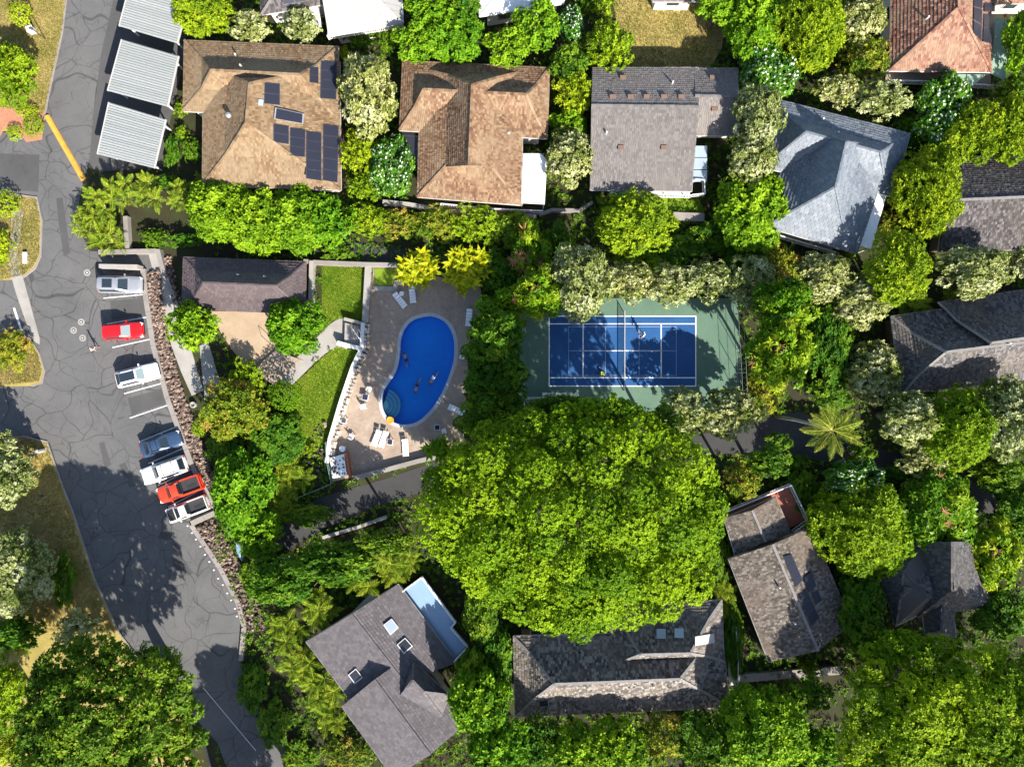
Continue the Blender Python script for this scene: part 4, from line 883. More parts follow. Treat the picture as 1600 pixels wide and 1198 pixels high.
simple('meter_box', 'white box standing at edge of rocks below pickups', 'utility box', [((366, 823, .5), (.75, .5, .8), .2, 'cabinet', 'white'), ((366, 823, .93), (.82, .58, .07), .2, 'lid', 'whiter')])
simple('bench', 'grey stone bench on the narrow verge beside the swale', 'bench', [((43, 404, .42), (.5, 1.3, .1), .0, 'seat', 'trim'), ((43, 399, .24), (.4, .2, .3), .0, 'leg', 'trim'), ((43, 409, .24), (.4, .2, .3), 0, 'leg', 'trim')])
bo = MB().lathe(P(304, 632, .0), [(.30, 0), (.36, .3), (.33, .48), (.22, .48), (.2, .3)], 16).build('planter_pot', M['concrete']); tag(bo, 'round concrete pot at lower end of shaded walkway', 'pot')
mt = MB(); p = [P(368, 845), P(378, 872)]; kz = thing('kayak', 'pale upturned boat lying beside rocks under the trees', 'boat', P(375, 860))
prof = [(-1.2, .05), (-.9, .2), (-.4, .33), (.2, .34), (.8, .24), (1.2, .05)]; mb = MB(); cc = P(375, 860); ax = Vector((.3, -.95, 0)).normalized(); ay = Vector((.95, .3, 0)).normalized()
rw = [[cc+ax*x+ay*w_*math.cos(t)+Vector((0, 0, .1+.9*w_*math.sin(t))) for t in [math.pi*k/6 for k in range(7)]] for x, w_ in prof]
mb.add([v for r in rw for v in r], [(i*7+k, i*7+k+1, (i+1)*7+k+1, (i+1)*7+k) for i in range(5) for k in range(6)]); mb.build('hull', M['shadeblue'], kz, smooth=True); MB().bar(cc-ax*1.15+Vector((0, 0, .2)), cc+ax*1.15+Vector((0, 0, .2)), .06, .3).build('keel', M['white'], kz)
# ---------------------------------------------------------------- people
def person(label, loc, rot, pose, shirt, shorts, hairmat='hair'):
    """pose: joint positions; one skinned body, clothes and hair as children"""
    root = thing('person', label, 'person', loc); root.rotation_euler = rot
    J = dict(pel=(0, 0, .95), belly=(.0, 0, 1.12), chest=(.01, 0, 1.32), neck=(.02, 0, 1.48), head=(.035, 0, 1.60), crown=(.03, 0, 1.71), nose=(.15, 0, 1.60), earL=(.03, .085, 1.6), earR=(.03, -.085, 1.6))
    J.update(pose)
    def skin(nm, chains, rad, mat, sub=1):
        names = []; edges = []
        for chn in chains:
            for a in chn:
                if a not in names: names.append(a)
            edges += [(names.index(a), names.index(b)) for a, b in zip(chn, chn[1:])]
        me = bpy.data.meshes.new(nm); me.from_pydata([J[a] for a in names], edges, [])
        o = link(nm, me, mat, root); md = o.modifiers.new('skin', 'SKIN'); md.use_smooth_shade = True
        for i, a in enumerate(names):
            r = rad[a] if a in rad else rad['*']; sv = me.skin_vertices[0].data[i]; sv.radius = r if isinstance(r, tuple) else (r, r); sv.use_root = (i == 0)
        sb = o.modifiers.new('sub', 'SUBSURF'); sb.levels = sub; sb.render_levels = sub; return o
    rad = {'pel': (.15, .11), 'belly': (.13, .10), 'chest': (.16, .11), 'neck': .058, 'head': (.085, .1), 'crown': .06, 'nose': .012, 'earL': .014, 'earR': .014, '*': .05}
    ch_ = [['pel', 'belly', 'chest', 'neck', 'head', 'crown'], ['head', 'nose'], ['head', 'earL'], ['head', 'earR']]
    for s in 'LR':
        ch_ += [['chest', 'sh'+s, 'el'+s, 'wr'+s, 'palm'+s], ['pel', 'hip'+s, 'kn'+s, 'an'+s, 'toe'+s]]
        rad.update({'sh'+s: .06, 'el'+s: .043, 'wr'+s: .03, 'palm'+s: (.042, .02), 'hip'+s: .09, 'kn'+s: .06, 'an'+s: .04, 'toe'+s: .035})
        w_, pm = Vector(J['wr'+s]), Vector(J['palm'+s]); d = (pm-w_).normalized(); sd_ = d.cross(Vector((0, .3, 1))).normalized()
        for k, (off, ln) in enumerate(((-.03, .07), (-.01, .085), (.01, .08), (.03, .06))):
            J[f'f{k}{s}'] = tuple(pm+sd_*off+d*ln*.55); J[f'g{k}{s}'] = tuple(pm+sd_*off+d*ln-Vector((0, 0, .012))); ch_.append(['palm'+s, f'f{k}{s}', f'g{k}{s}']); rad[f'f{k}{s}'] = .009; rad[f'g{k}{s}'] = .008
        J['th'+s] = tuple(w_+d*.04-sd_*.055); ch_.append(['palm'+s, 'th'+s]); rad['th'+s] = .01
    skin('body', ch_, rad, M['skin'])
    if shirt: skin('shirt', [['belly', 'chest', 'neckb']]+[['chest', 'sh'+s, 'slv'+s] for s in 'LR'], {'belly': (.155, .125), 'chest': (.185, .135), 'neckb': (.085, .075), 'shL': .082, 'shR': .082, 'slvL': .07, 'slvR': .07}, M[shirt])
    if shorts: skin('shorts', [['pel', 'hip'+s, 'mid'+s] for s in 'LR']+[['pel', 'waist']], {'pel': (.17, .135), 'waist': (.15, .12), 'hipL': .115, 'hipR': .115, 'midL': .09, 'midR': .09}, M[shorts])
    skin('hair', [['hb', 'crown2', 'hf']], {'hb': .075, 'crown2': (.095, .09), 'hf': .06}, M[hairmat]); return root
def pose_of(**k):
    p = dict(neckb=(.015, 0, 1.45), waist=(0, 0, 1.06), hb=(-.05, 0, 1.62), crown2=(.005, 0, 1.68), hf=(.06, 0, 1.70))
    p.update(k)
    for s in 'LR':
        a, b = Vector(p['sh'+s]), Vector(p['el'+s]); p['slv'+s] = tuple(a.lerp(b, .7)); a, b = Vector(p['hip'+s]), Vector(p['kn'+s]); p['mid'+s] = tuple(a.lerp(b, .75))
    return p
walk = pose_of(shL=(.01, .2, 1.4), elL=(-.08, .25, 1.14), wrL=(.02, .26, .92), palmL=(.05, .25, .85), shR=(.01, -.2, 1.4), elR=(.08, -.25, 1.14), wrR=(.26, -.24, 1.0), palmR=(.33, -.23, .97),
    hipL=(0, .1, .9), knL=(.16, .1, .5), anL=(.2, .1, .09), toeL=(.36, .1, .035), hipR=(0, -.1, .9), knR=(-.06, -.1, .48), anR=(-.3, -.1, .13), toeR=(-.17, -.1, .035))
person('person in white shirt and white trousers walking beside the red car', P(153, 545, .02), (0, 0, R_(25)), walk, 'whitecloth', 'whitecloth')
ready = pose_of(shL=(.06, .2, 1.38), elL=(.16, .27, 1.16), wrL=(.36, .12, 1.08), palmL=(.43, .08, 1.08), shR=(.06, -.2, 1.38), elR=(.12, -.3, 1.16), wrR=(.34, -.28, 1.1), palmR=(.41, -.27, 1.1),
    hipL=(-.02, .11, .9), knL=(.1, .24, .5), anL=(.0, .28, .09), toeL=(.15, .3, .035), hipR=(-.02, -.11, .9), knR=(.1, -.24, .5), anR=(0, -.28, .09), toeR=(.15, -.3, .035))
person('person in white with white cap playing on the blue court', P(1003, 524, .04), (0, 0, R_(170)), ready, 'whitecloth', 'darkcloth', 'whitecloth')
rk = thing('tennis_racket', 'tennis racket held by the person in white on the court', 'racket', P(998, 519, 1.1)); c = P(998, 519, 1.12)
MB().tube([c+Vector((.13*math.cos(t), .16*math.sin(t), 0)) for t in [2*math.pi*k/16 for k in range(17)]], .012, 6).build('hoop', M['black'], rk); MB().bar(c+Vector((.12, -.1, 0)), c+Vector((.36, -.3, 0)), .03).build('handle', M['black'], rk)
mbs = MB()
for k in range(7): mbs.bar(c+Vector((-.11+.037*k, -.13, 0)), c+Vector((-.11+.037*k, .13, 0)), .004)
mbs.build('strings', M['white'], rk)
swim = pose_of(shL=(.01, .2, 1.42), elL=(.06, .3, 1.66), wrL=(.06, .26, 1.92), palmL=(.06, .24, 2.0), shR=(.01, -.2, 1.42), elR=(.08, -.36, 1.25), wrR=(.1, -.42, 1.0), palmR=(.1, -.42, .92),
    hipL=(0, .1, .9), knL=(.02, .15, .48), anL=(-.08, .18, .08), toeL=(-.1, .2, -.06), hipR=(0, -.1, .9), knR=(.02, -.13, .48), anR=(.04, -.12, .08), toeR=(.0, -.13, -.06))
for x, y, an, sh, lab in ((651, 604, 255, 'darkcloth', 'person swimming in middle of pool in dark trunks'), (676, 592, 240, 'whitecloth', 'person swimming near right edge of the pool'), (634, 560, 110, 'darkcloth', 'person floating near left side of the pool in dark trunks')):
    a = R_(an); c = P(x, y, -.10); d = Vector((math.cos(a), math.sin(a), 0)); person(lab, c-d*1.0, (0, R_(90), a), swim, None, sh)
# ---------------------------------------------------------------- vegetation
def np_mesh(name, V, nper, tint, mat):
    """V: (N*nper,3) vertices, every nper consecutive ones form a face"""
    N = len(V)//nper; me = bpy.data.meshes.new(name)
    me.vertices.add(len(V)); me.vertices.foreach_set('co', np.ascontiguousarray(V, dtype=np.float32).ravel())
    me.loops.add(len(V)); me.loops.foreach_set('vertex_index', np.arange(len(V), dtype=np.int32))
    me.polygons.add(N); me.polygons.foreach_set('loop_start', np.arange(0, len(V), nper, dtype=np.int32))
    me.update(calc_edges=True); a = me.attributes.new('tint', 'FLOAT', 'FACE'); a.data.foreach_set('value', np.asarray(tint, dtype=np.float32))
    me.materials.append(mat); return me
def rosettes(tips, nrm, n, L, W, tilt, rng, tone, jit=.3):
    """leaf rosettes: n leaves round each tip; returns verts (quads) and tint"""
    N = len(tips); nrm = nrm/np.linalg.norm(nrm, axis=1, keepdims=True)
    ref = np.where(np.abs(nrm[:, 2:3]) < .9, np.array([[0, 0, 1.]]), np.array([[1., 0, 0]]))
    t1 = np.cross(nrm, ref); t1 /= np.linalg.norm(t1, axis=1, keepdims=True); t2 = np.cross(nrm, t1)
    out = []; tn = []; ph = rng.uniform(0, 6.28, N)
    for k in range(n):
        th = ph+2*math.pi*k/n+rng.uniform(-.3, .3, N); ti = tilt+rng.uniform(-.45, .45, N)
        d = (np.cos(th)[:, None]*t1+np.sin(th)[:, None]*t2)*np.cos(ti)[:, None]+nrm*np.sin(ti)[:, None]
        s = np.cross(d, nrm); s /= np.maximum(1e-6, np.linalg.norm(s, axis=1, keepdims=True))
        roll = rng.uniform(-.6, .6, N)[:, None]; up = np.cross(s, d); s = s*np.cos(roll)+up*np.sin(roll)
        l = (L*rng.uniform(1-jit, 1+jit, N))[:, None]; w = (W*rng.uniform(1-jit, 1+jit, N))[:, None]
        mid = tips+d*l*.52+nrm*l*.08
        out.append(np.stack([tips, mid+s*w/2, tips+d*l-nrm*l*.08, mid-s*w/2], 1)); tn.append(np.clip(tone+rng.normal(0, .22, N), 0, 1))
    return np.concatenate(out).reshape(-1, 3), np.concatenate(tn)
def lobe_tips(lobes, dens, rng, zmin=-.35, fill=.25):
    """sample points on the outer skin of a set of lobes (cx,cy,cz,r,rz)"""
    T = []; Nn = []; tone = []; L = np.array(lobes)
    for i, (cx, cy, cz, r, rz) in enumerate(lobes):
        n = max(4, int(2*math.pi*r*r*dens)); d = rng.normal(size=(n*2, 3)); d /= np.linalg.norm(d, axis=1, keepdims=True); d = d[d[:, 2] > zmin][:n]
        rr = np.where(rng.random(len(d)) < fill, rng.uniform(.55, .9, len(d)), rng.uniform(.88, 1.08, len(d)))[:, None]
        p = np.array([cx, cy, cz])+d*rr*np.array([r, r, rz])
        keep = np.ones(len(p), bool)
        q = (p[:, None, :]-L[None, :, :3])/np.stack([L[:, 3], L[:, 3], L[:, 4]], 1)[None]
        dd = np.linalg.norm(q, axis=2); dd[:, i] = 9; keep &= dd.min(1) > .62
        T.append(p[keep]); Nn.append((d*np.array([1, 1, r/rz])+np.array([0, 0, .35])+rng.normal(0, .25, d.shape))[keep]); tone.append(np.full(keep.sum(), np.clip(rng.normal(.47, .24), .05, .95)))
    return np.concatenate(T), np.concatenate(Nn), np.concatenate(tone)
def dome_lobes(R, rz, nl, rng):
    lob = []
    for i in range(nl):
        z = 1-(i+.5)/nl*1.25; a = i*2.39996+rng.uniform(-.4, .4); s = math.sqrt(max(0, 1-z*z)); k = rng.uniform(.60, .84); lr = R*rng.uniform(.19, .31)
        lob.append((R*s*k*math.cos(a), R*s*k*math.sin(a), rz*z*k, lr, lr*rz/R*rng.uniform(.8, 1.05)))
    return lob
LM = {
 'G': leaf_mat('green_leaf', [(0, (0.064, 0.158, 0.0055)), (.5, (0.138, 0.281, 0.0077)), (1, (0.233, 0.383, 0.0131))]),
 'Y': leaf_mat('yellow_green_leaf', [(0, (0.098, 0.182, 0.0059)), (.5, (0.192, 0.303, 0.0079)), (1, (0.302, 0.397, 0.0147))]),
 'P': leaf_mat('pale_leaf', [(0, (0.085, 0.120, 0.0218)), (.35, (0.192, 0.233, 0.0497)), (.7, (0.353, 0.380, 0.1389)), (1, (0.557, 0.580, 0.3275))], .2),
 'D': leaf_mat('glossy_dark_leaf', [(0, (0.027, 0.103, 0.0099)), (.5, (0.059, 0.177, 0.0139)), (1, (0.128, 0.273, 0.0199))], .2, .3),
 'O': leaf_mat('octopus_leaf', [(0, (0.057, 0.142, 0.0048)), (.5, (0.133, 0.258, 0.0086)), (1, (0.284, 0.366, 0.0144))], .25, .35),
 'T': leaf_mat('croton_leaf', [(0, (0.058, 0.122, 0.0077)), (.45, (0.174, 0.234, 0.0117)), (.75, (0.347, 0.334, 0.0292)), (1, (0.366, 0.189, 0.0583))]),
 'S': leaf_mat('clipped_leaf', [(0, (0.086, 0.182, 0.0040)), (.5, (0.177, 0.296, 0.0059)), (1, (0.279, 0.376, 0.0119))]),
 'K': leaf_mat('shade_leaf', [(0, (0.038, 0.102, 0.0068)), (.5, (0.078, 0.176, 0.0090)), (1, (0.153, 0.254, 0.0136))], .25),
 'A': leaf_mat('palm_leaf', [(0, (.07, .16, .006)), (.5, (.17, .29, .012)), (1, (.40, .44, .05))], .3),
 'B': leaf_mat('broad_yellow_leaf', [(0, (0.154, 0.226, 0.0059)), (.5, (0.346, 0.377, 0.0079)), (1, (0.528, 0.495, 0.0149))], .3, .35),
 'M': leaf_mat('canopy_leaf', [(0, (0.079, 0.165, 0.0034)), (.5, (0.166, 0.278, 0.0046)), (1, (0.267, 0.381, 0.0081))]),
 'F': plain('white_flower', (.70, .70, .62), .7), 'R': plain('red_spray', (.36, .12, .07), .7, 0, .3, 3), 'C': leaf_mat('coconut_leaf', [(0, (.10, .18, .01)), (.6, (.24, .31, .03)), (1, (.42, .42, .08))]),
}
LP = {'G': (7, .40, .20, .35, 8), 'Y': (8, .34, .12, .5, 9), 'P': (8, .30, .14, .35, 9), 'D': (8, .36, .18, .3, 9), 'O': (8, .50, .20, .1, 5.5), 'T': (7, .34, .12, .5, 9), 'S': (6, .17, .10, .5, 26), 'K': (7, .40, .2, .3, 7.5)}
CROWNS = {}
def crown_proto(kind, R, seed):
    key = (kind, R, seed)
    if key in CROWNS: return CROWNS[key]
    rng = np.random.default_rng(abs(hash((ord(kind), int(R*10), seed))) % 99991); rz = R*.8; n, L, W, ti, de = LP[kind]
    k = {1.2: 12, 2.2: 22, 3.2: 30, 4.6: 40}[R]
    if kind == 'S': lob = [(0, 0, 0, R*.93, rz*.93)]+[(x*.86, y*.86, z*.86, r*.55, q*.55) for x, y, z, r, q in dome_lobes(R, rz, 10, rng)]
    else: lob = dome_lobes(R, rz, k, rng)+[(0, 0, -.1*rz, R*.52, rz*.5)]
    sc = {1.2: .72, 2.2: .88, 3.2: 1, 4.6: 1.08}[R]
    T, Nn, to = lobe_tips(lob, de*(1.4 if R < 2 else 1.0), rng)
    V, tn = rosettes(T, Nn, n, L*sc, W*sc, ti, rng, np.repeat(to[None], 1, 0)[0])
    me = np_mesh('crown', V, 4, tn, LM[kind]); ex = []
    if kind == 'D':
        pick = rng.random(len(T)) < .5; V2, t2 = rosettes(T[pick]+np.array([0, 0, .16]), Nn[pick], 5, .12, .09, .3, rng, to[pick]); ex.append(('blossom', np_mesh('blossom', V2, 4, t2, LM['F'])))
    if kind == 'O':
        top = np.where((Nn[:, 2] > .5))[0]; sel = rng.choice(top, min(7, len(top)), False)
        for i in sel:
            c = T[i]+np.array([0, 0, .25]); V2 = []
            for q in range(11):
                a = rng.uniform(0, 6.28); d = np.array([math.cos(a), math.sin(a), rng.uniform(.05, .5)])*rng.uniform(.45, .75); s = np.array([-math.sin(a), math.cos(a), 0])*.035; V2 += [c-s, c+d-s*.5, c+d+s*.5, c+s]
            ex.append(('flower_spray', np_mesh('flower_spray', np.array(V2), 4, np.full(11, .5), LM['R'])))
    CROWNS[key] = (me, ex); return CROWNS[key]
def trunk_mesh(seed):
    rng = random.Random(seed); mb = MB(); top = .62
    mb.tube([(0, 0, -.03), (rng.uniform(-.03, .03), rng.uniform(-.03, .03), .3), (rng.uniform(-.05, .05), rng.uniform(-.05, .05), top)], [.05, .036, .026], 8)
    for k in range(6):
        a = k*1.05+rng.uniform(-.3, .3); r = rng.uniform(.22, .34); mb.tube([(0, 0, top-.1-.04*(k % 3)), (r*.5*math.cos(a), r*.5*math.sin(a), top+.07), (r*math.cos(a), r*math.sin(a), top+rng.uniform(.12, .24))], [.02, .014, .006], 6)
    me = bpy.data.meshes.new('trunk'); me.from_pydata(mb.v, [], mb.f); me.attributes.new('tint', 'FLOAT', 'FACE'); me.materials.append(M['bark']); return me
TRUNKS = [trunk_mesh(s) for s in range(4)]
TREEPOS = []
KN = {'G': ('leafy_tree', 'tree'), 'Y': ('feathery_tree', 'tree'), 'P': ('pale_tree', 'tree'), 'D': ('flowering_tree', 'tree'), 'O': ('octopus_tree', 'tree'), 'T': ('croton_shrub', 'shrub'), 'S': ('clipped_bush', 'bush'), 'K': ('shade_tree', 'tree')}
cnt = 0
def tree(kind, px, py, rx, label, h=None, ry=None):
    global cnt; cnt += 1; ry = ry or rx; Rm = (rx+ry)/2/14.0*.98
    R = min((1.2, 2.2, 3.2, 4.6), key=lambda q: abs(math.log(q/Rm))); me, ex = crown_proto(kind, R, cnt % 2)
    if h is None: h = {'S': Rm*1.5, 'T': Rm*1.6+.3}.get(kind, 1.6+Rm*1.45)
    rz = min(Rm*.85, h*.48); zc = h-rz*.95; c = P(px, py, zc); k = (H-zc)/H
    nm, cat = KN[kind]
    if h < 2.6 and cat == 'tree': nm, cat = {'G': 'leafy_shrub', 'Y': 'feathery_shrub', 'P': 'pale_shrub', 'D': 'flowering_shrub', 'O': 'octopus_shrub', 'K': 'shade_shrub'}[kind], 'shrub'
    root = thing(nm, label, cat, (c.x, c.y, 0)); TREEPOS.append((c.x, c.y, Rm))
    rot = (cnt*2.4) % 6.28 if rx == ry else (math.pi if cnt % 2 else 0)
    s = (rx/14*1.1*k/R, ry/14*1.1*k/R, rz/(R*.8))
    for nm2, m2 in [('crown', me)]+ex:
        o = link(nm2, m2, None, root); o.location = (0, 0, zc); o.scale = s; o.rotation_euler = (0, 0, rot)
    t = link('trunk', TRUNKS[cnt % 4], None, root); w = max(.9, min(h*1.0, Rm*2.2)); t.scale = (w, w, zc/.66)
    return root
def canopy(name, label, poly, z_edge, z_top, reach, lr, kind, dens, base, seed, L=.34, W=.17):
    """one big spreading tree whose outline follows poly (photo pixels at z_edge)"""
    rng = np.random.default_rng(seed); w = np.array([(p.x, p.y) for p in PL(smooth_poly(poly, 1), z_edge)]); c = w.mean(0)
    def inside(q):
        x, y = q; r = False
        for i in range(len(w)):
            a, b = w[i-1], w[i]
            if (a[1] > y) != (b[1] > y) and x < (b[0]-a[0])*(y-a[1])/(b[1]-a[1])+a[0]: r = not r
        return r
    def edge(q):
        a = w; b = np.roll(w, -1, 0); ab = b-a; t = np.clip(((q-a)*ab).sum(1)/(ab*ab).sum(1), 0, 1)[:, None]; return np.linalg.norm(a+ab*t-q, axis=1).min()
    lob = []; tries = 0
    lo, hi = w.min(0), w.max(0)
    while tries < 6000:
        tries += 1; q = rng.uniform(lo, hi)
        if not inside(q): continue
        e = edge(q); r = lr*rng.uniform(.7, 1.2)
        if e < r*.72: 
            r = max(lr*.42, e/.72)
            if e < lr*.36: continue
        if any((q[0]-l[0])**2+(q[1]-l[1])**2 < (.70*(r+l[3])/1.25)**2 for l in lob): continue
        f = min(1, e/reach); z = z_edge+(z_top-z_edge)*(1-(1-f)**2)-r*.45+rng.uniform(-.9, .7); lob.append((q[0], q[1], z, r, r*.8))
    low = [(x+rng.uniform(-1, 1), y+rng.uniform(-1, 1), z-lr*1.1, r*1.05, r*.7) for x, y, z, r, _ in lob if edge(np.array([x, y])) > lr*1.1]
    T, Nn, to = lobe_tips(lob, dens, rng, -.25, .3); T2, N2, t2 = lobe_tips(low, dens*.5, rng, 0, .3); T = np.concatenate([T, T2]); Nn = np.concatenate([Nn, N2]); to = np.concatenate([to, t2]); V, tn = rosettes(T, Nn, 7, L, W, .35, rng, to)
    root = thing(name, label, 'tree', (c[0], c[1], 0)); V = V-np.array([c[0], c[1], 0])
    link('crown', np_mesh('crown', V, 4, tn, LM[kind]), None, root)
    mb = LMB(); mb.tube([(0, 0, -.1), (.1, .1, base*.6), (0, .2, base)], [.75, .55, .5], 12); lim = []
    for k in range(9):
        a = k*.7; l = lob[int(rng.integers(len(lob)))]; e = Vector((l[0]-c[0], l[1]-c[1], l[2]-.4)); mb.tube([(0, .2, base-.3), tuple(Vector((0, .2, base)).lerp(e, .45)+Vector((0, 0, .3))), tuple(e)], [.3, .2, .06], 8)
    mb.build('trunk', M['bark'], root, smooth=True); TREEPOS.append((c[0], c[1], 8)); return root
canopy('spreading_tree', 'giant spreading bright green tree in middle below the court', [(735,668),(790,655),(850,642),(905,630),(960,622),(1005,642),(1045,680),(1085,690),(1108,730),(1124,760),(1129,810),(1124,850),(1108,905),(1080,935),(1020,970),(950,988),(900,998),(850,982),(800,962),(745,930),(700,885),(665,850),(648,805),(664,755),(700,705)], 12.5, 16.8, 9, 2.0, 'M', 14, 6.5, 5, .25, .125)
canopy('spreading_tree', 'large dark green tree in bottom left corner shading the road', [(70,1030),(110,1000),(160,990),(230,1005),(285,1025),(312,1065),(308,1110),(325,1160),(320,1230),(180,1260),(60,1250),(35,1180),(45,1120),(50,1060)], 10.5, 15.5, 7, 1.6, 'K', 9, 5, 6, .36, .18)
canopy('spreading_tree', 'large bright green tree filling the bottom right corner', [(1325,1040),(1360,1000),(1420,985),(1480,1000),(1540,1005),(1610,1030),(1680,1080),(1690,1260),(1400,1270),(1320,1220),(1308,1140),(1315,1090)], 8.5, 13, 7, 1.7, 'M', 11, 5, 7, .31, .15)
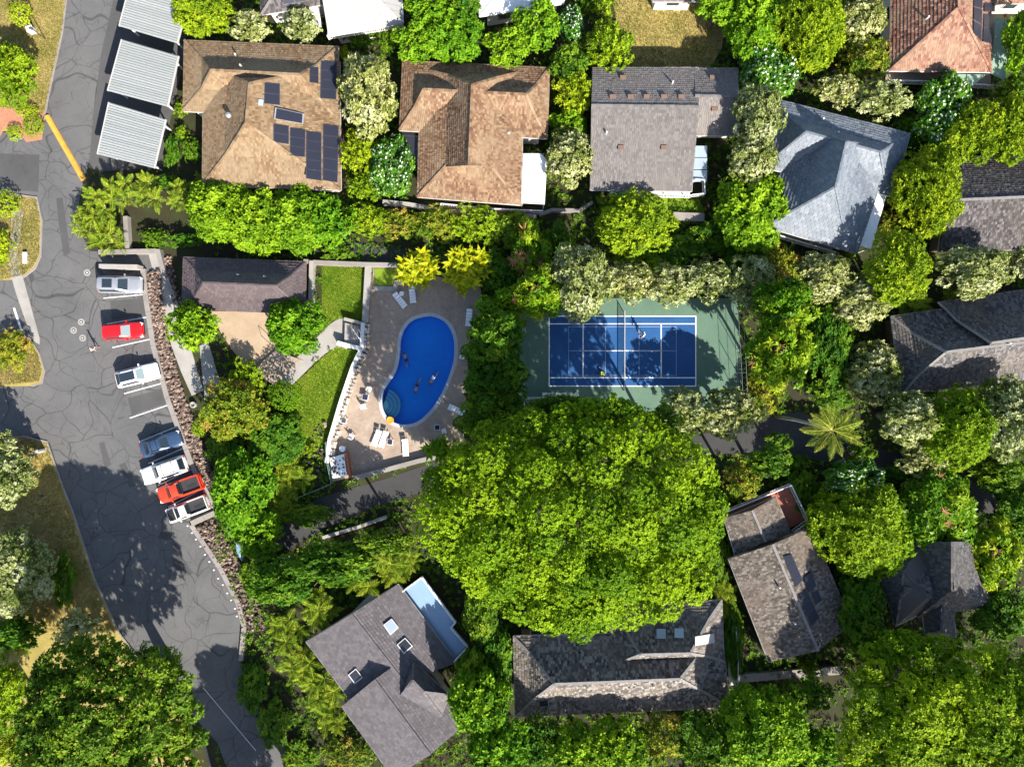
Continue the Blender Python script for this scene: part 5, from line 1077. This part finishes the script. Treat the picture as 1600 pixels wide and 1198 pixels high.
# --- trees and shrubs: kind, x, y, radius, label, height, ry
TR = [
 ('K',962,646,38,'unseen dark tree added under giant tree top edge to shade court',11,24),('K',1034,660,30,'unseen dark tree added under giant tree upper right to shade court',10,26),('K',1345,706,24,'dark shrub on lane right of the coconut palm',2,16),('K',1405,738,24,'dark shrub on lane above red spiked tree',2,16),('K',1245,722,22,'dark shrub under coconut palm fronds beside lane',1.8,14),  # trees hidden under the giant crown's edge are added to shade the court
 ('K',432,1318,66,'unseen tall dark tree added past bottom edge to shade lower road',10,62),('K',392,1390,66,'unseen tall tree added below the large dark corner tree to shade road',10,62),('K',1262,1045,20,'dark hedge along the walkway below tilted gable roof',2.4,10),  # trees past the bottom edge are unseen, added to shade the lower road
 ('Y',283,172,10,'tiny yellow shrub beside the lowest carport top corner',1.2,12),('Y',284,208,10,'tiny yellow shrub beside the lowest carport right side',1.2,13),('K',270,236,11,'narrow hedge between lowest carport and tan roof house',1.4,26),('K',298,236,17,'dark garden shrub in the notch of tan roof house',1.6,20),('K',262,285,20,'dark shrub between palms and lowest carport',1.8,12),('K',1262,1082,34,'dark shrub below the walkway of lower right houses',5.0,24),('K',1215,690,22,'dark shrub on the lane verge below court fence',4.17,16),
 ('S',32,22,17,'small round clipped bush on dry lawn at top left',1.9,None),('Y',18,118,38,'yellow green tree at left edge above terracotta paving',3.6,45),('S',42,174,17,'left arm of clipped hedge by terracotta paving',1.1,10),('S',52,196,15,'lower end of clipped hedge curving beside the road',1.1,18),('S',24,208,12,'tiny clipped bush beside terracotta paving',.9,None),
 ('S',10,318,20,'round clipped bush on verge at left edge beside swale top',1.9,None),('Y',3,385,18,'yellow green shrub at left edge beside concrete swale',1.8,26),('T',20,548,27,'dark and yellow shrub on the rounded traffic island',2.0,30),
 ('P',14,742,40,'pale tree at left edge above the drain grate',4.5,46),('P',30,890,50,'pale cream leaved tree at left edge beside dry verge',5,62),('K',100,905,18,'dark clipped hedge between dry verge and pale tree',1.8,40),('P',128,985,38,'dull pale tree half in shade above the large dark tree',4.5,30),('K',30,985,38,'dark shaded tree at left edge above the spiky palm',3.5,25),('Y',8,1085,34,'yellow green tree at left edge beside the large dark tree',5,55),('Y',15,1165,28,'small yellow green tree in the bottom left corner',4,26),('P',5,690,26,'pale tree at left edge beside road opening',4,20),
 ('Y',318,22,44,'broad yellow green tree left of top edge beside carport',4,36),('P',392,44,30,'pale shrub tree between yellow tree and tan roof',3.6,24),('T',350,-4,30,'reddish croton shrub at top edge beside yellow tree',3,16),('P',473,41,27,'pale round tree below the dark tile roof',3.6,26),('Y',538,84,9,'little bright shrub at right of the tan roof top corner',1.5,14),
 ('P',578,150,42,'large pale cream tree between the tan and brown roofs',6,60),('Y',562,238,28,'yellow green tree right of solar panels',4,30),('D',612,262,36,'dark glossy tree with white blossom left of brown roof',4,45),('Y',572,290,27,'yellow green shrub below white blossom tree',3,22),
 ('G',650,66,32,'round green tree above left corner of brown roof',4.5,29),('G',710,58,44,'big round green tree above middle of brown roof',5,40),('G',672,18,34,'green tree at top edge left of white roof',5,26),('K',722,14,26,'darker green tree at top edge beside the white roof',4.5,24),('G',794,74,33,'green tree above brown roof right of the biggest one',4.5,28),('K',602,66,15,'small dark shrub below the grey metal roof',2.5,22),
 ('G',840,40,34,'green tree below the white roof at top edge',4.8,36),('D',891,38,20,'small dark tree with white blossom near top edge',3.4,28),('K',888,102,28,'dark green tree right of the brown roof',4,30),('Y',899,147,32,'golden yellow tree between brown and taupe roofs',4,32),('G',888,196,28,'green shrub tree below the golden yellow tree',3.2,24),('P',893,246,40,'pale tree between white flat roof and taupe house',4.5,42),('Y',953,72,37,'green yellow tree at left end of the dry backyard',4.6,38),('Y',942,12,18,'small yellow tree at top edge by dry backyard',3,22),('K',912,8,14,'small dark shrub at top edge left of dry backyard',2,16),
 ('G',1126,10,34,'green tree at top edge right of dry backyard',5,26),('G',1180,38,46,'broad green tree at top edge above blossom tree',5.5,50),('Y',1262,46,52,'tall feathery yellow green tree at top edge',6.5,62),('D',1200,108,48,'dark glossy tree with white blossom above the taupe roof corner',4.5,46),('P',1345,28,38,'pale tree at top edge left of terracotta roof',4.5,40),('T',1352,92,36,'golden brown shrub left of terracotta roof',3.5,34),('P',1308,142,34,'pale tree above blue grey roof, left of two',4,26),('P',1376,156,40,'pale tree above blue grey roof, right of two',4.4,28),('D',1470,172,40,'dark tree thick with white blossom below terracotta roof',4.5,55),
 ('P',1186,182,36,'pale tree right of taupe roof corner',6.67,46),('P',1176,246,38,'pale tree left of the blue grey roof',5.83,40),('G',1172,330,52,'dense glossy green tree left of blue grey house',5,54),('Y',1446,302,48,'feathery yellow green tree between blue and black roofs',6,66),('Y',1516,206,42,'feathery yellow green tree above the near black roof',5.5,46),('Y',1580,206,38,'yellow green tree at right edge above near black roof',5.5,50),('G',1590,66,24,'green tree at right edge beside green patio roof',5,44),('K',1580,150,30,'dark tree at right edge below the green patio roof',3.5,28),('T',1384,350,14,'small orange yellow shrub beside white patio roof',2,22),
 ('Y',1398,420,46,'feathery yellow tree below the white patio roof',7.08,54),('P',1288,432,42,'pale tree below blue grey house, upper left',4.4,36),('P',1346,470,46,'pale tree below blue grey house, lower right',4.4,40),('P',1522,424,52,'pale cream tree below the near black roof',6.25,38),('P',1594,412,20,'pale shrub at right edge below near black roof',3.4,26),('T',1218,424,30,'brown yellow croton above the red spiked trees',3.4,36),('O',1222,478,44,'red spiked tree right of court, upper',7,40),('O',1218,552,46,'red spiked tree right of court, lower',8,52),('P',1366,580,44,'pale tree left of the slate roof corner',4.4,46),('K',1292,540,36,'dark shaded tree between red spiked trees and pale tree',3.4,60),('K',1300,610,34,'dark shaded shrub above the coconut palm',2.4,26),
 ('T',1196,612,26,'small mixed shrub at lower right corner of court',2.4,30),('P',1420,652,46,'pale tree below the slate roof, left one',7.08,40),('Y',1490,668,56,'yellow olive tree below the slate roof, middle one',7.5,58),('P',1568,650,46,'olive tree below the slate roof at right edge',7.5,62),('P',1438,716,34,'small pale tree right of the coconut palm',4,28),('K',1560,740,40,'dark tree at right edge above the lane',3.5,28),
 ('D',1332,748,48,'dark tree with white blossom right of the red deck',5,30),('Y',1334,820,66,'big yellow green tree right of tilted gable roof',6.5,70),('G',1378,852,40,'green tree overlapping the big yellow green tree',4.58,48),('O',1462,792,58,'red spiked tree above the charcoal roof',4.58,62),('O',1548,862,42,'red spiked tree right of the charcoal roof',4.5,52),('K',1582,800,36,'dark tree at right edge above red spiked tree',4,40),('K',1560,958,42,'dark shaded tree right of charcoal roof bottom',3.75,40),('K',1340,950,34,'dark tree between gable roof and charcoal roof',5.0,50),('K',1360,1000,36,'dark tree above the bottom right giant',3.75,26),
 ('G',1190,1132,62,'bright green tree below the walkway at bottom',7.92,60),('G',1258,1172,46,'green tree at bottom edge left of the giant corner tree',5,40),('K',1112,1160,44,'darker tree at bottom edge below the mottled roof end',6.67,44),('A2',1128,916,26,'',0,None),
 ('P',908,440,46,'largest pale tree above the court at left',7,56),('P',984,440,40,'pale tree above the court, second from left',4.6,32),('P',1045,446,38,'pale tree above the court, third from left',4.6,30),('P',1104,438,40,'pale tree above the court, fourth from left',4.8,34),('P',1168,440,40,'pale tree above the court at right end of row',4.8,40),('Y',990,352,58,'round dense yellow green tree below the taupe house',4.8,48),('G',1000,408,34,'green shrub tucked below round yellow green tree',2.6,16),
 ('O',828,388,30,'red spiked tree right of the yellow leaf plants, upper',3.8,44),('O',846,458,40,'red spiked tree at upper left corner of court',6,38),('K',870,385,26,'dark shrub left of round yellow green tree',2.6,36),('K',1050,390,46,'dark shaded shrub above row of pale trees',2,22),('K',1110,372,40,'dark shaded shrub left of dense glossy tree',2,24),
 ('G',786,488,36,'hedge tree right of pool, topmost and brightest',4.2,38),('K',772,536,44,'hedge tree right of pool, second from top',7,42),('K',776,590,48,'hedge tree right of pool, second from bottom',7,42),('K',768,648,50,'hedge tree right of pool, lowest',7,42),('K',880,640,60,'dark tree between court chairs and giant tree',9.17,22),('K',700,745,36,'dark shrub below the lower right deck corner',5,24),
 ('P',1070,638,42,'golden pale shrub tree below right part of court',4.58,30),('P',1140,644,46,'golden pale tree at lower right of court',5.42,38),('T',1160,748,27,'yellow croton above the red deck',6.67,28),('K',1200,720,32,'dark tree left of coconut palm trunk',7.5,24),
 ('Y',575,342,34,'yellow shrub above the sunken lawn',2.4,26),('T',625,350,36,'orange tinged croton row above pool, left',2.2,24),('T',684,350,36,'orange tinged croton row above pool, middle',2.2,26),('Y',744,350,40,'yellow green shrub below brown roof right end',2.8,30),('K',800,360,32,'dark shrub above the yellow leaf plants',2.4,30),('K',770,420,24,'dark shrub right of yellow leaf plants',2.4,30),('K',528,395,24,'small dark green shrub above sunken lawn wall',1.2,12),('K',790,440,26,'dark hedge shrub at top of pool hedge',3,30),
 ('G',345,328,48,'green tree below tan house, left of four',3.8,44),('G',408,348,50,'green tree below tan house, second from left',4,48),('G',466,344,46,'green tree below tan house, third from left',4,46),('G',514,345,36,'green tree below tan house, right of four',3.6,38),('Y',440,304,40,'yellow shrub strip directly under the tan roof edge',2.2,12),('K',240,374,24,'dark shrub behind parking lot wall, left',1.6,16),('K',290,376,26,'dark shrub behind parking lot wall, right',1.5,12),
 ('G',302,510,36,'round green tree at lower left corner of pavilion',4.58,None),('G',463,510,42,'green tree at lower right corner of pavilion',4.58,38),('Y',386,592,26,'yellow green shrub left of the wide steps',2.6,30),('T',368,640,50,'mixed cream and red croton tree beside walkway end',3.6,46),('S',447,617,24,'round clipped tree beside the wide steps',3.2,None),('G',382,770,46,'bright green tree beside the pickups',4.2,58),('K',432,685,40,'dark shaded tree between croton and palm',2.8,40),('K',350,700,26,'dark shaded shrub behind the rock bed',2,30),('S',314,668,14,'little green bush growing in the lava rock bed',1,None),('Y',483,702,10,'tiny yellow bush on sloping lawn',1,None),('K',415,720,30,'dark shrub between bright green tree and palm',2.2,36),
 ('G',408,836,36,'green tree under end of the railing near lane',3.6,34),('K',440,905,50,'dark shaded tree beside rocks near curved road',5.5,36),('K',520,880,60,'dark undergrowth shrub in shade left of giant tree',6.5,34),('K',400,900,22,'dark shrub with red flower beside rocks',1.6,30),('K',480,805,40,'green shrub strip under the railing beside lane',1.6,18),('K',600,845,40,'dark undergrowth below the dark lane',6.5,18),('K',395,1075,22,'hedge piece beside lower road, upper',1.6,38),('K',428,1130,24,'hedge piece beside lower road, middle',1.6,36),('K',470,1185,28,'hedge piece beside lower road, lower',1.6,28),
 ('T',540,1178,36,'orange and yellow croton at bottom edge left of mauve roof',2.6,28),('K',736,1052,24,'dark tree right of mauve roof',5.83,40),('G',752,1095,46,'green tree right of the mauve roof',7.5,50),('G',780,1165,46,'green tree at bottom edge right of mauve roof',7.5,44),('K',752,950,26,'dark shrub right of the shaded pale blue roof deck',5,50),('K',770,1020,30,'dark shrub left of mottled roof',4.5,50),
 ('K',840,1156,36,'dark tree below mottled roof, leftmost',5.83,36),('G',905,1168,42,'green tree below mottled roof, second from left',6.25,38),('G',968,1165,44,'green tree below mottled roof, middle',6.25,42),('T',1030,1150,36,'brown green plant below mottled roof, second from right',5.42,36),('K',1068,1130,24,'dark shrub below mottled roof, rightmost',2.2,24),
 ('K',1145,1000,16,'narrow hedge between mottled roof and tilted gable',2,60),('K',1116,870,22,'dark shrub squeezed between giant tree and gable roof',2.6,44),('K',1250,770,30,'dark shrub right of the red deck corner',2.2,36),('K',1405,930,24,'dark shrub left of charcoal roof',2.4,40),('K',1160,400,30,'dark shrub below the dense glossy tree',2.2,24),('K',560,60,26,'dark shrub below cream balustrade',1.8,16),('K',1420,205,26,'dark shrub at corner of blue grey roof',2.2,24),('K',1440,620,24,'dark shrub at bottom of slate house',2,22),
]
for kind, x, y, r, lab, h, ry in TR:
    if kind in LP: tree(kind, x, y, r, lab, h*1.2 if h and h > 3 else h, ry)
# --- palms
def frond_mesh(name, L, W, npair, droop, mat, seed):
    rng = random.Random(seed); mb = MB(); pts = []
    for k in range(9):
        s = k/8; pts.append(Vector((L*s*(1-.12*s), 0, L*(.28*s-droop*s*s))))
    mb.tube(pts, [.03*(1-.8*k/8)+.006 for k in range(9)], 4, .9)
    for i in range(npair):
        s = .12+.87*i/npair; k = min(7, int(s*8)); p = pts[k].lerp(pts[k+1], s*8-k); d = (pts[k+1]-pts[k]).normalized(); ln = W*math.sin(math.pi*min(1, .18+s*.8))*rng.uniform(.85, 1.1)
        for sd_ in (-1, 1):
            v = (d*.75+Vector((0, sd_, -.28+rng.uniform(-.15, .15)))).normalized(); e = p+v*ln; hw = d*.036+Vector((0, 0, .014)); m_ = p.lerp(e, .5)+Vector((0, 0, .03))
            mb.add([p-hw, m_-hw*1.3, e, m_+hw*1.3], [(0, 1, 2, 3)], rng.random())
    me = bpy.data.meshes.new(name); me.from_pydata([tuple(v) for v in mb.v], [], mb.f); a = me.attributes.new('tint', 'FLOAT', 'FACE'); a.data.foreach_set('value', mb.t); me.materials.append(mat); return me
FR = [frond_mesh('frond', 1.9, .46, 15, .44, LM['A'], s) for s in range(3)]
CF = [frond_mesh('frond', 3.5, .75, 22, .42, LM['C'], s+9) for s in range(2)]
def palm(px, py, r, label, h=2.6, n=48, stems=7):
    zc = h*.62; c = P(px, py, zc); root = thing('palm_clump', label, 'palm', (c.x, c.y, 0)); rg = random.Random(px*7+py); Rm = r/14*.98
    for k in range(stems):
        a = k*6.28/stems+rg.random(); q = Rm*.42*(0 if k == 0 else 1); b = Vector((q*math.cos(a), q*math.sin(a), zc*rg.uniform(.75, 1.1)))
        LMB().tube([(b.x*.3, b.y*.3, -.05), (b.x*.7, b.y*.7, b.z*.5), tuple(b)], [.07, .06, .045], 6).build('stem', M['palebark'], root)
        for j in range(n//stems+1):
            o = link('frond', FR[rg.randrange(3)], None, root); o.location = b; th = j*2.4+rg.uniform(-.3, .3)+a; s = Rm*.62/1.9*rg.uniform(.75, 1.2); o.scale = (s, s*1.25, s)
            o.rotation_euler = (rg.uniform(-.5, .5), -rg.uniform(-.15, .95), th)
    TREEPOS.append((c.x, c.y, Rm))
for a in ((150,325,36,'palm clump overhanging the road at head of parking lot',3.4),(172,368,40,'palm clump directly above the parking lot wall',3.2),(188,300,36,'palm clump just below the lowest carport',3.2),(236,300,36,'palm clump between carport and tan roof corner',3),(284,306,30,'palm clump left of four green trees',2.8),(130,350,26,'small palm clump reaching over road edge',2.6),
          (455,745,42,'yellow green palm clump beside the sloping lawn',2.8),(440,790,30,'palm clump beside the railing near lane',2.2),(20,1005,30,'spiky palm at left edge above the large dark tree',3.2),(612,880,40,'palm clump in shade beside giant tree',5.5),(565,905,36,'palm clump above the mauve roof corner',5.5),(500,950,38,'palm clump left of mauve roof, topmost',5),(450,985,40,'palm clump left of mauve roof, second',2.8),(470,1035,38,'palm clump left of mauve roof, third',2.8),(505,1075,42,'palm clump left of mauve roof, fourth',2.8),(520,1118,34,'palm clump left of mauve roof, lowest',2.6),(640,868,28,'small palm clump nearest the giant tree trunk side',6),
          (1425,462,40,'palm clump above slate roof left corner',3),(1490,478,30,'small palm clump above slate roof ridge',2.6),(1128,915,30,'palm clump left of tilted gable roof',2.8),(1150,770,22,'small palm beside the red deck',2),(1140,955,22,'small palm between mottled and gable roofs',2.2),(320,285,22,'small palm in the corner of tan house',1.8)): palm(*a)
c0 = P(1300, 672, 12.3); b0 = P(1212, 650, 0); cp = thing('coconut_palm', 'tall coconut palm with bare curved trunk below the red spiked trees', 'palm', b0)
LMB().tube([(0, 0, -.1), tuple((c0-b0)*.35+Vector((.15, .1, 0))), tuple((c0-b0)*.7+Vector((.1, .1, 0))), tuple(c0-b0)], [.24, .17, .14, .12], 10).build('trunk', M['palebark'], cp, smooth=True)
for k in range(18):
    o = link('frond', CF[k % 2], None, cp); o.location = c0-b0; o.rotation_euler = (random.uniform(-.25, .25), -random.uniform(-.25, .55), k*2.4+random.uniform(-.2, .2)); s = random.uniform(.78, .98); o.scale = (s, s, s)
for k in range(6): a = k*1.05; LMB().lathe(c0-b0+Vector((.2*math.cos(a), .2*math.sin(a), -.25)), [(.02, -.14), (.12, 0), (.02, .14)], 8).build('coconut', M['wood'], cp)
# --- big-leaved yellow plants by the pool
def broad_leaf(seed):
    rng = random.Random(seed); mb = MB(); rows = []
    for k in range(8):
        s = k/7; w = .16*math.sin(math.pi*(.1+.9*s)**.8)+.01; x = 1.15*s; z = .5*s-.75*s*s; wv = .045*math.sin(s*9+seed)
        rows.append([(x, -w, z+wv), (x, 0, z-.03), (x, w, z-wv)])
    mb.add([v for r in rows for v in r], []); 
    for i in range(7):
        for k in range(2): mb.f.append([i*3+k, i*3+k+1, (i+1)*3+k+1, (i+1)*3+k]); mb.t.append(rng.random())
    me = bpy.data.meshes.new('leaf'); me.from_pydata(mb.v, [], mb.f); a = me.attributes.new('tint', 'FLOAT', 'FACE'); a.data.foreach_set('value', mb.t); me.materials.append(LM['B']); return me
BLV = [broad_leaf(s) for s in range(4)]
BLG = []
for me in BLV: m2 = me.copy(); m2.materials[0] = LM['G']; BLG.append(m2)
def broad_plant(px, py, r, label, h, heads, lv, per=15):
    zc = h*.75; c = P(px, py, zc); root = thing('broad_leaf_plant', label, 'plant', (c.x, c.y, 0)); rg = random.Random(px); Rm = r/14
    for k in range(heads):
        a = k*2.4; q = Rm*.72*math.sqrt((k+.3)/heads); b = Vector((q*math.cos(a), q*math.sin(a), zc*rg.uniform(.8, 1.15)))
        LMB().tube([(b.x*.5, b.y*.5, -.05), tuple(b)], [.08, .05], 6).build('stem', M['palebark'], root)
        for j in range(per):
            o = link('leaf', lv[rg.randrange(4)], None, root); o.location = b; s = rg.uniform(.75, 1.2); o.scale = (s, s*1.2, s); o.rotation_euler = (rg.uniform(-.5, .5), -rg.uniform(-.1, .9), j*2.4+rg.uniform(-.3, .3))
broad_plant(652, 420, 36, 'broad yellow leaved plant above pool, left of two', 2.8, 14, BLV); broad_plant(728, 420, 42, 'broad yellow leaved plant above pool, right of two', 3.0, 17, BLV)
broad_plant(685, 700, 22, 'broad green leaved plant at bottom right of pool deck', 2.4, 6, BLG, 12)
# --- ground cover, leaf litter and grass (uncountable)
def inpoly(pts, poly):
    x, y = pts[:, 0], pts[:, 1]; r = np.zeros(len(pts), bool); p = np.array(poly)
    for i in range(len(p)):
        a, b = p[i-1], p[i]
        if a[1] == b[1]: continue
        c = ((a[1] > y) != (b[1] > y)) & (x < (b[0]-a[0])*(y-a[1])/(b[1]-a[1])+a[0]); r ^= c
    return r
rng = np.random.default_rng(3); pts = np.stack([rng.uniform(-40, 62, 60000), rng.uniform(-47, 47, 60000)], 1); keep = np.ones(len(pts), bool)
for e in EXCL: keep &= ~inpoly(pts, e)
for e in ([(-62, 60), (-33, 60), (-33, -60), (-62, -60)],): keep &= ~inpoly(pts, e)
pts = pts[keep]; nz = np.sin(pts[:, 0]*.7+np.cos(pts[:, 1]*.5)*2)*np.cos(pts[:, 1]*.8+1); keep = rng.random(len(pts)) < .55+.4*nz; pts = pts[keep]
T = np.column_stack([pts, rng.uniform(.08, .5, len(pts))]); Nn = np.column_stack([rng.normal(0, .3, (len(pts), 2)), np.ones(len(pts))])
V, tn = rosettes(T, Nn, 6, .34, .13, .4, rng, np.clip(rng.normal(.5, .2, len(pts)), 0, 1))
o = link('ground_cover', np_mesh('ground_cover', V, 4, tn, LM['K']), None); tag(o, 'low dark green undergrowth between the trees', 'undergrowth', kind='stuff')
def grass(name, label, poly, n, mat, h=.1, L=.14):
    w = np.array([(p.x, p.y) for p in PL(poly)]); lo, hi = w.min(0), w.max(0); lo = np.maximum(lo, -64); p = rng.uniform(lo, hi, (n, 2)); p = p[inpoly(p, w)]
    T = np.column_stack([p, np.full(len(p), h)]); V, tn = rosettes(T, np.tile([0, 0, 1.], (len(p), 1)), 4, L, .045, .75, rng, np.clip(.5+.3*np.sin(p[:, 0]*1.3)*np.cos(p[:, 1]*1.1)+rng.normal(0, .15, len(p)), 0, 1))
    tag(link(name, np_mesh(name, V, 4, tn, mat), None), label, 'grass', kind='stuff')
grass('grass', 'bright mown grass of the sunken lawn beside pavilion', LAWN1, 5000, M['blade'], .012); grass('grass', 'bright mown grass of the sloping lawn left of pool', LAWN2, 9000, M['blade'], .012)
grass('grass', 'dry yellow grass of the top left lawn', [(0,0),(104,0),(98,50),(86,105),(76,150),(70,180),(0,168)], 9000, M['dryblade'], .105); grass('grass', 'dry yellow grass of the long verge beside road', [(0,684),(36,683),(74,692),(97,760),(112,800),(146,905),(180,985),(0,985)], 16000, M['dryblade'], .105)
grass('grass', 'sparse dry grass of backyard at top edge', [(955,0),(1118,0),(1130,40),(1126,75),(1105,104),(985,104),(972,60)], 6000, M['dryblade'], .01); grass('grass', 'dry grass of verge beside the concrete swale', [(0,306),(58,311),(64,345),(62,398),(52,418),(36,430),(0,438)], 4000, M['dryblade'], .105); grass('grass', 'dry grass of the rounded traffic island', [(0,520),(30,520),(48,533),(60,553),(67,578),(62,596),(0,602)], 3500, M['dryblade'], .105)
